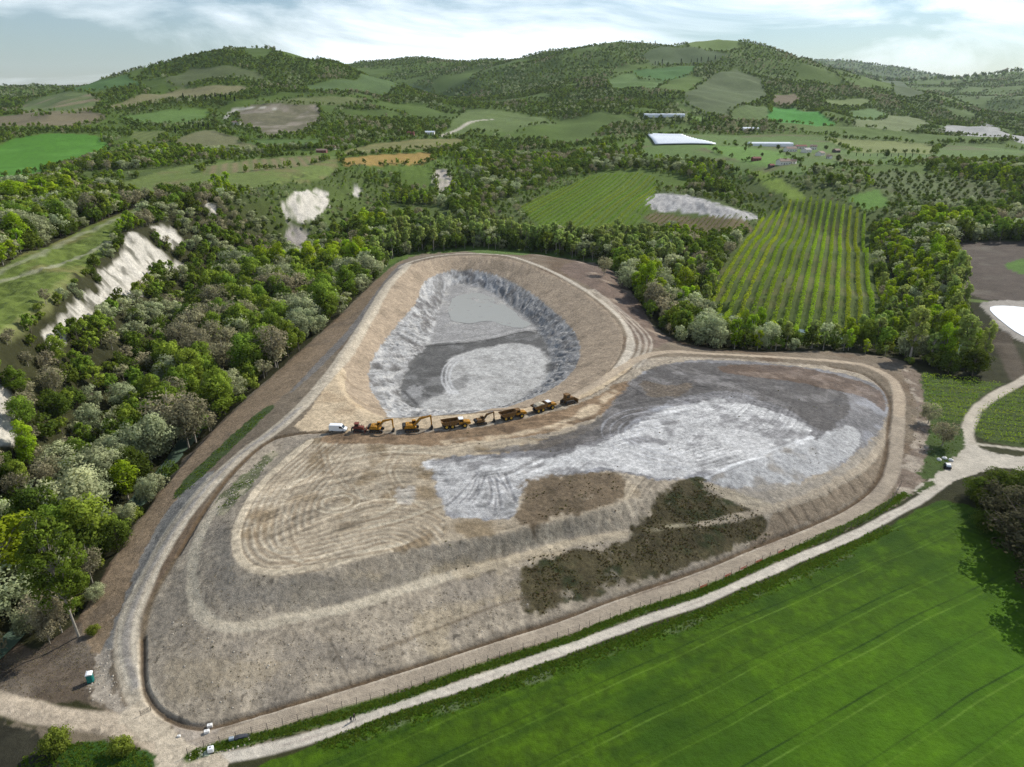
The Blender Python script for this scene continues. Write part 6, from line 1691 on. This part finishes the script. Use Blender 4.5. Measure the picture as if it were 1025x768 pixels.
# ------------------------------------------------------------------ two walkers on the farm road
def person(px, py, rz, label, top, legs, s=1.0):
    e = place('person', px, py, rz, label, 'person'); e.scale = (s, s, s)
    J = {'pelvis': (0, 0, .95), 'waist': (0, 0, 1.12), 'chest': (.01, 0, 1.35), 'neck': (0, 0, 1.5), 'head': (.02, 0, 1.6), 'crown': (.01, 0, 1.73),
         'lsh': (0, .17, 1.42), 'lel': (-.04, .23, 1.15), 'lwr': (.06, .24, .92), 'lha': (.1, .23, .82), 'rsh': (0, -.17, 1.42), 'rel': (.02, -.24, 1.15), 'rwr': (.14, -.22, .95), 'rha': (.19, -.2, .86),
         'lhip': (0, .1, .9), 'lkn': (.14, .1, .5), 'lan': (.08, .1, .09), 'lto': (.24, .11, .04), 'rhip': (0, -.1, .9), 'rkn': (-.04, -.1, .5), 'ran': (-.2, -.1, .12), 'rto': (-.06, -.1, .03)}
    E_ = [('pelvis', 'waist'), ('waist', 'chest'), ('chest', 'neck'), ('neck', 'head'), ('head', 'crown'), ('chest', 'lsh'), ('lsh', 'lel'), ('lel', 'lwr'), ('lwr', 'lha'), ('chest', 'rsh'), ('rsh', 'rel'), ('rel', 'rwr'), ('rwr', 'rha'),
          ('pelvis', 'lhip'), ('lhip', 'lkn'), ('lkn', 'lan'), ('lan', 'lto'), ('pelvis', 'rhip'), ('rhip', 'rkn'), ('rkn', 'ran'), ('ran', 'rto')]
    Rr = dict(pelvis=.15, waist=.13, chest=.16, neck=.06, head=.1, crown=.07, lsh=.075, rsh=.075, lel=.05, rel=.05, lwr=.035, rwr=.035, lha=.035, rha=.035, lhip=.1, rhip=.1, lkn=.065, rkn=.065, lan=.045, ran=.045, lto=.04, rto=.04)
    nm = list(J)
    me = bpy.data.meshes.new('body'); me.from_pydata([J[n] for n in nm], [(nm.index(a), nm.index(b)) for a, b in E_], [])
    o = bpy.data.objects.new('body', me); COL.objects.link(o); o.parent = e
    sk = o.modifiers.new('skin', 'SKIN'); sd_ = me.skin_vertices[0].data
    for i, n in enumerate(nm):
        sd_[i].radius = (Rr[n], Rr[n]); sd_[i].use_root = n == 'pelvis'
    sb = o.modifiers.new('smooth', 'SUBSURF'); sb.levels = 1; sb.render_levels = 2
    m = bpy.data.materials.new('clothes'); n_, l_ = nt(m)           # colour changes with height: trousers, top, skin, hair
    out = n_.new('ShaderNodeOutputMaterial'); b = n_.new('ShaderNodeBsdfPrincipled'); b.inputs['Roughness'].default_value = .9
    tc = n_.new('ShaderNodeTexCoord'); sx = n_.new('ShaderNodeSeparateXYZ'); cr = n_.new('ShaderNodeValToRGB'); cr.color_ramp.interpolation = 'CONSTANT'
    dv = n_.new('ShaderNodeMath'); dv.operation = 'DIVIDE'; dv.inputs[1].default_value = 1.9
    l_.new(tc.outputs['Object'], sx.inputs[0]); l_.new(sx.outputs['Z'], dv.inputs[0]); l_.new(dv.outputs[0], cr.inputs['Fac'])
    el = cr.color_ramp.elements; el[0].position = 0; el[0].color = (.02, .02, .02, 1); el[1].position = .05; el[1].color = (*legs, 1)
    for ps, c in ((.53, top), (.80, (.45, .3, .22)), (.885, (.03, .022, .018))):
        k = el.new(ps); k.color = (*c, 1)
    l_.new(cr.outputs['Color'], b.inputs['Base Color']); l_.new(b.outputs['BSDF'], out.inputs['Surface'])
    me.materials.append(m)
    return e
person(351.3, 723, 2.4, 'person in dark clothes walking on the farm road, the nearer of two', rgb(34, 36, 44), rgb(38, 38, 44))
person(354.6, 720.5, 2.4, 'person in dark clothes on the farm road nearest the fence', rgb(48, 42, 40), rgb(30, 32, 40), 1.06)

# ------------------------------------------------------------------ blocks and small things at the entrance
M_CONC = plain('white_concrete', rgb(226, 222, 214), .8, noise=.08, nscale=2)
for px, py, rz, lb in [(210, 727, .3, 'white block straddling the ditch at the mound foot'), (207, 733, .35, 'white block on the perimeter road next to the ditch'), (179, 737, .1, 'small white block lying near the site entrance')]:
    e = place('concrete_block', px, py, rz, lb, 'block', 'white blocks at the site entrance')
    f = .62 if 'small' in lb else 1
    part('block', e, M_CONC, [('box', (0, 0, .3 * f), (1.0 * f, .7 * f, .62 * f), 0, .05)])
    part('lifting_eye', e, M_DARK, [('tube', (-.12 * f, 0, .6 * f), (0, 0, .75 * f), .02), ('tube', (0, 0, .75 * f), (.12 * f, 0, .6 * f), .02)])
e = place('water_tank', 211, 752, .3, 'white plastic tank in the grass beside the fence', 'tank')
part('tank', e, M_WHITE, [('box', (0, 0, .62), (1.1, 1.0, 1.0), 0, .12)]); part('pallet', e, M_POST, [('box', (0, 0, .07), (1.2, 1.1, .14), 0, .02)]); part('cap', e, M_DARK, [('cyl', (0, 0, 1.15), .14, .08, 'z', 12)])
e = place('tarpaulin', 204, 755, .3, 'pale crumpled tarpaulin in the grass left of the white tank', 'tarpaulin')
part('sheet', e, plain('pale_tarp', rgb(166, 170, 140), .7, noise=.2, nscale=2), [('prism', [(-1.1, 0), (-.7, .22), (-.2, .12), (.3, .28), (.9, .1), (1.2, 0)], -.6, .6)])
part('fold', e, plain('grey_tarp', rgb(120, 124, 104), .7), [('prism', [(-.8, .1), (-.4, .34), (.1, .2), (.2, .1)], -.4, .1)])
e = place('covered_pallet', 237, 739, .32, 'grey box and dark sheet lying along the fence', 'pallet')
part('box', e, plain('grey_blue_box', rgb(150, 160, 166), .5), [('box', (-1.0, 0, .35), (.9, .7, .6), 0, .05)])
part('dark_sheet', e, plain('dark_sheet', rgb(62, 64, 70), .8), [('prism', [(-.5, 0), (-.4, .4), (.4, .5), (1.6, .35), (2.4, 0)], -.45, .45)])
# open metal gate at the top of the entrance
g0 = np.array(hit(141, 716)); g1 = np.array(hit(151, 711)); dx = g1 - g0; L = np.hypot(*dx[:2])
e = empty('metal_gate', (g0[0], g0[1], float(ground(*g0[:2]))), math.atan2(dx[1], dx[0])); set_props(e, 'low grey metal gate across the dirt road at the entrance', 'gate')
for x in (0, L): part('gate_post', e, M_POST, [('tube', (x, 0, -.1), (x, 0, 1.25), .06)])
for z in (.35, .7, 1.05): part('rail', e, M_POST, [('tube', (0, 0, z), (L, 0, z), .03)])
part('brace', e, M_POST, [('tube', (0, 0, .35), (L, 0, 1.05), .025)])
# parked car and white sacks by the track junction
e = place('parked_car', 947.5, 467.5, 1.2, 'small dark car with a white roof parked beside the track junction', 'car')
part('body', e, plain('dark_car_paint', rgb(36, 40, 44), .3, coat=.5), [('prism', [(-1.9, .3), (1.9, .3), (1.95, .7), (1.1, .9), (-1.8, .95), (-1.95, .7)], -.8, .8)])
part('roof', e, M_WHITE, [('prism', [(-1.5, .95), (.9, .92), (.35, 1.42), (-1.2, 1.45)], -.68, .68)])
part('windscreen', e, M_GLASS, [('prism', [(.95, .94), (.4, 1.38), (.46, 1.4), (1.02, .96)], -.6, .6)])
for y in (-1, 1):
    part('side_window', e, M_GLASS, [('prism', [(-1.2, 1.0), (.6, 1.0), (.3, 1.35), (-1.1, 1.36)], y * .685 - .01, y * .685 + .01)])
    part('headlight', e, M_LAMP, [('box', (1.92, y * .6, .62), (.06, .26, .14), 0, 0)])
    for x in (-1.2, 1.2): part('wheel', e, M_TYRE, [('cyl', (x, y * .74, .3), .3, .2, 'y', 14)])
for px, py, lb in [(939, 460.5, 'white sack left of the parked car'), (944.5, 459, 'white sack behind the parked car'), (951, 461, 'pale sack right of the parked car')]:
    e = place('sack', px, py, random.uniform(0, 3), lb, 'sack', 'white sacks by the track')
    bm = bmesh.new(); bmesh.ops.create_icosphere(bm, subdivisions=2, radius=.75)
    for v in bm.verts:
        v.co.z = max(-.2, v.co.z * .7); v.co += Vector((random.uniform(-.06, .06), random.uniform(-.06, .06), random.uniform(-.05, .05))); v.co.x *= 1.2
    me = bpy.data.meshes.new('bag'); bm.to_mesh(me); bm.free(); me.materials.append(M_CONC)
    o = bpy.data.objects.new('bag', me); COL.objects.link(o); o.parent = e; o.location = (0, 0, .2)
    part('knot', e, M_CONC, [('cyl', (0, 0, .78), .16, .2, 'z', 8)])
# pipe-like dry logs by the river
for k, (a, b) in enumerate([((96, 500), (108, 488)), ((100, 496), (114, 482))]):
    p, q = np.array(hit(*a)), np.array(hit(*b)); c = (p + q) / 2
    e = empty('fallen_log', c); set_props(e, ['pale fallen log beside the river, the lower of two', 'pale fallen log beside the river, the upper of two'][k], 'log')
    part('stem', e, M_BARKP, [('tube', p - c + np.array((0, 0, .3)), q - c + np.array((0, 0, .8)), .22)]); part('branch', e, M_BARKP, [('tube', (0, 0, .5), (q - p) * .3 + np.array((.8, .3, 1.2)), .1)])

# ------------------------------------------------------------------ farm buildings
M_ROOF = plain('roof_tiles', rgb(132, 112, 98), .85, noise=.2, nscale=2)
M_ROOFR = plain('red_roof', rgb(120, 70, 60), .85, noise=.2, nscale=2)
M_WALL = plain('plaster', rgb(222, 216, 204), .85, noise=.06, nscale=1)
M_WALLB = plain('brick_wall', rgb(130, 84, 74), .85, noise=.2, nscale=2)
M_PLASTIC = plain('greenhouse_plastic', rgb(226, 228, 228), .4, noise=.06, nscale=.3)
def house(px, py, L, Wd, hw, hr, rz, label, wall=None, roof=None, nwin=3, storeys=1):
    wall = wall or M_WALL; roof = roof or M_ROOF
    e = place('farm_house', px, py, rz, label, 'house')
    part('wall', e, wall, [('prism', [(-Wd / 2, -2), (Wd / 2, -2), (Wd / 2, hw), (0, hw + hr), (-Wd / 2, hw)], -L / 2, L / 2)])
    o = .5
    r = part('roof', e, roof, [('prism', [(-Wd / 2 - o, hw - o * hr / (Wd / 2) + .05), (0, hw + hr + .05), (Wd / 2 + o, hw - o * hr / (Wd / 2) + .05), (Wd / 2 + o, hw - o * hr / (Wd / 2) + .3), (0, hw + hr + .32), (-Wd / 2 - o, hw - o * hr / (Wd / 2) + .3)], -L / 2 - o, L / 2 + o)])
    part('chimney', r, wall, [('box', (Wd * .15, L * .25, hw + hr + .3), (.7, .7, 1.4), 0, .03)])
    for st in range(storeys):
        for sx in (-1, 1):
            for i in range(nwin):
                y = -L / 2 + L * (i + .5) / nwin
                if st == 0 and i == nwin // 2:
                    part('door', e, M_DARK, [('box', (sx * (Wd / 2 + .02), y, 1.05), (.08, 1.1, 2.1), 0, 0)]); continue
                w = part('window', e, M_GLASS, [('box', (sx * (Wd / 2 + .02), y, 1.6 + st * 2.8), (.06, 1.1, 1.2), 0, 0)])
                part('sill', w, wall, [('box', (sx * (Wd / 2 + .08), y, .94 + st * 2.8), (.2, 1.3, .08), 0, 0)])
    return e
def greenhouse(px, py, L, bays, bw, h, rz, label):
    e = place('greenhouse', px, py, rz, label, 'greenhouse')
    for b in range(bays):
        y0 = (b - bays / 2) * bw
        n = 9
        ang_ = np.linspace(0, math.pi, n)
        P = [(-L / 2, 0)]
        bm = bmesh.new()
        prof = [(y0 + bw / 2 - math.cos(t) * bw * .5, h * .55 + math.sin(t) * h * .45) for t in ang_]
        prof = [(y0, -1.5)] + prof + [(y0 + bw, -1.5)]
        a = [bm.verts.new((-L / 2, p[0], p[1])) for p in prof]; c = [bm.verts.new((L / 2, p[0], p[1])) for p in prof]
        for i in range(len(prof) - 1): bm.faces.new((a[i], a[i + 1], c[i + 1], c[i]))
        bm.faces.new(a); bm.faces.new(c[::-1])
        bmesh.ops.recalc_face_normals(bm, faces=bm.faces[:])
        me = bpy.data.meshes.new('tunnel'); bm.to_mesh(me); bm.free(); me.materials.append(M_PLASTIC)
        o = bpy.data.objects.new('tunnel', me); COL.objects.link(o); o.parent = e
        o.scale = (1, .985, 1)
    part('end_door', e, M_DARK, [('box', (-L / 2 - .06, 0, 1.1), (.08, 2.2, 2.2), 0, 0)])
    return e
house(783, 165, 15, 9, 4.2, 2.6, 1.9, 'white farmhouse with grey brown roof on the grassy terrace', nwin=4)
house(756, 161, 11, 7, 3.0, 1.6, 1.75, 'dark red brick shed left of the white farmhouse', wall=M_WALLB, roof=M_ROOFR, nwin=3)
house(793, 164, 7, 6, 3.0, 1.8, 1.0, 'small white annex right of the farmhouse', nwin=2)
house(790, 152, 16, 10, 4.2, 2.4, 1.8, 'pale farm building behind the fresh green paddock', nwin=4)
house(806, 153, 13, 9, 4.0, 2.2, 2.2, 'grey roofed farm building in the middle of the farm group', roof=plain('grey_roof', rgb(150, 146, 142), .8, noise=.1), nwin=3)
house(820, 156, 14, 8, 3.6, 2.0, 2.4, 'farm building with brown roof at the right of the farm group', nwin=3)
house(800, 149, 18, 9, 3.6, 1.8, 1.7, 'long low barn behind the grey roofed farm building', roof=M_ROOFR, nwin=4)
house(813, 150, 10, 8, 4.6, 2.2, 1.2, 'cream two storey house at the back of the farm group', nwin=3, storeys=2)
house(836, 153, 9, 7, 3.2, 1.8, 2.0, 'grey shed standing apart at the right of the farm', wall=M_POST, nwin=2)
house(771, 168, 6, 5, 2.8, 1.4, 1.9, 'small dark hut left of the white farmhouse', wall=M_POST, roof=M_ROOFR, nwin=2)
house(829, 159, 6, 5, 2.8, 1.5, .4, 'tiny white outbuilding at the right end of the farm group', nwin=2)
greenhouse(770, 146, 66, 3, 9, 5.0, -.06, 'long white greenhouse behind the farm')
gc = hits([(655, 146), (664, 139), (680, 136), (704, 140), (716, 146)], 3, True, False)
cxy = gc.mean(0); e = empty('crop_cover', (cxy[0], cxy[1], float(ground(*cxy)))); set_props(e, 'wide white plastic crop cover on the slope left of the farm', 'crop cover')
ga, gb = np.array(hit(655, 146)[:2]), np.array(hit(716, 146)[:2]); gd = (gb - ga) / np.hypot(*(gb - ga)); gn = np.array((-gd[1], gd[0])); Lg = np.hypot(*(gb - ga))
dep_ = max(((p_ - ga) @ gn) for p_ in gc)
for b in range(12):                                     # twelve low tunnels side by side, following the slope
    v0, v1 = dep_ * b / 12, dep_ * (b + 1) / 12
    t0, t1 = .16 * b / 12, 1 - .2 * b / 12
    V, F = [], []
    for iu, u in enumerate(np.linspace(t0, t1, 14)):
        for iv, w_ in enumerate(np.linspace(0, 1, 5)):
            q = ga + gd * u * Lg + gn * (v0 + (v1 - v0) * w_ * .96)
            V.append((q[0] - cxy[0], q[1] - cxy[1], float(ground(*q)) - e.location.z + 2.0 + 1.6 * math.sin(math.pi * w_)))
            if iu and iv: k = iu * 5 + iv; F.append((k - 6, k - 1, k, k - 5))
    me = mesh_np('tunnel', np.array(V), np.array(F)); me.materials.append(M_PLASTIC)
    o = bpy.data.objects.new('tunnel', me); COL.objects.link(o); o.parent = e
    sf = o.modifiers.new('thickness', 'SOLIDIFY'); sf.thickness = .25
greenhouse(664, 117, 85, 3, 10, 6, -.1, 'distant white greenhouse roofs at the foot of the right hill')
house(750, 131, 30, 12, 4, 2, 1.6, 'long pale shed in front of the striped vineyard', roof=M_PLASTIC, nwin=4)
house(430, 135, 17, 8, 4, 2, 1.5, 'white house among trees above the left cliffs', roof=plain('white_roof', rgb(206, 210, 214), .6), nwin=4)
house(411, 136, 12, 8, 4, 2.4, 1.5, 'brown farmhouse left of the white house above the cliffs', wall=M_WALLB, roof=M_ROOFR, nwin=3)
house(333, 150, 8, 6, 3.4, 1.8, 1.4, 'small white house by the tan stubble field', roof=M_ROOFR, nwin=2)
house(322, 153, 14, 7, 3, 1.6, 1.5, 'low brown barn left of the small white house', wall=M_WALLB, roof=M_ROOF, nwin=3)
house(237, 125, 16, 8, 4, 2, 1.2, 'pale farmhouse beside the badland slope', nwin=3)
house(354, 62, 22, 14, 8, 4, 1.6, 'lone farmhouse on the skyline between the two hills', wall=M_WALLB, nwin=3, storeys=2)
house(403, 55, 46, 20, 14, 4, 1.6, 'large distant building on the far skyline', wall=plain('grey_stone', rgb(120, 118, 112), .9), nwin=5, storeys=3)
house(412, 56, 30, 18, 10, 4, 1.6, 'smaller distant building on the far skyline', wall=plain('grey_stone_two', rgb(126, 120, 112), .9), nwin=4, storeys=2)

# ------------------------------------------------------------------ haze
def haze_box():
    x0, x1, y0, y1, z0, z1 = -13800, 13800, -13800, 13800, -40, 700
    bm = bmesh.new(); g = bmesh.ops.create_cube(bm, size=1)['verts']
    bmesh.ops.transform(bm, matrix=Matrix.Translation(((x0 + x1) / 2, (y0 + y1) / 2, (z0 + z1) / 2)) @ Matrix.Diagonal((x1 - x0, y1 - y0, z1 - z0, 1)), verts=g)
    me = bpy.data.meshes.new('haze'); bm.to_mesh(me); bm.free()
    m = bpy.data.materials.new('haze_air'); n, l = nt(m)
    out = n.new('ShaderNodeOutputMaterial'); v = n.new('ShaderNodeVolumePrincipled')
    v.inputs['Color'].default_value = (.8, .9, 1, 1); v.inputs['Density'].default_value = 2.0e-5; v.inputs['Anisotropy'].default_value = .2
    l.new(v.outputs['Volume'], out.inputs['Volume'])
    me.materials.append(m)
    o = bpy.data.objects.new('haze', me); COL.objects.link(o); set_props(o, 'thin bluish haze in the air over the valley', 'haze', kind='stuff')
haze_box()
print('max z', VZ.max())
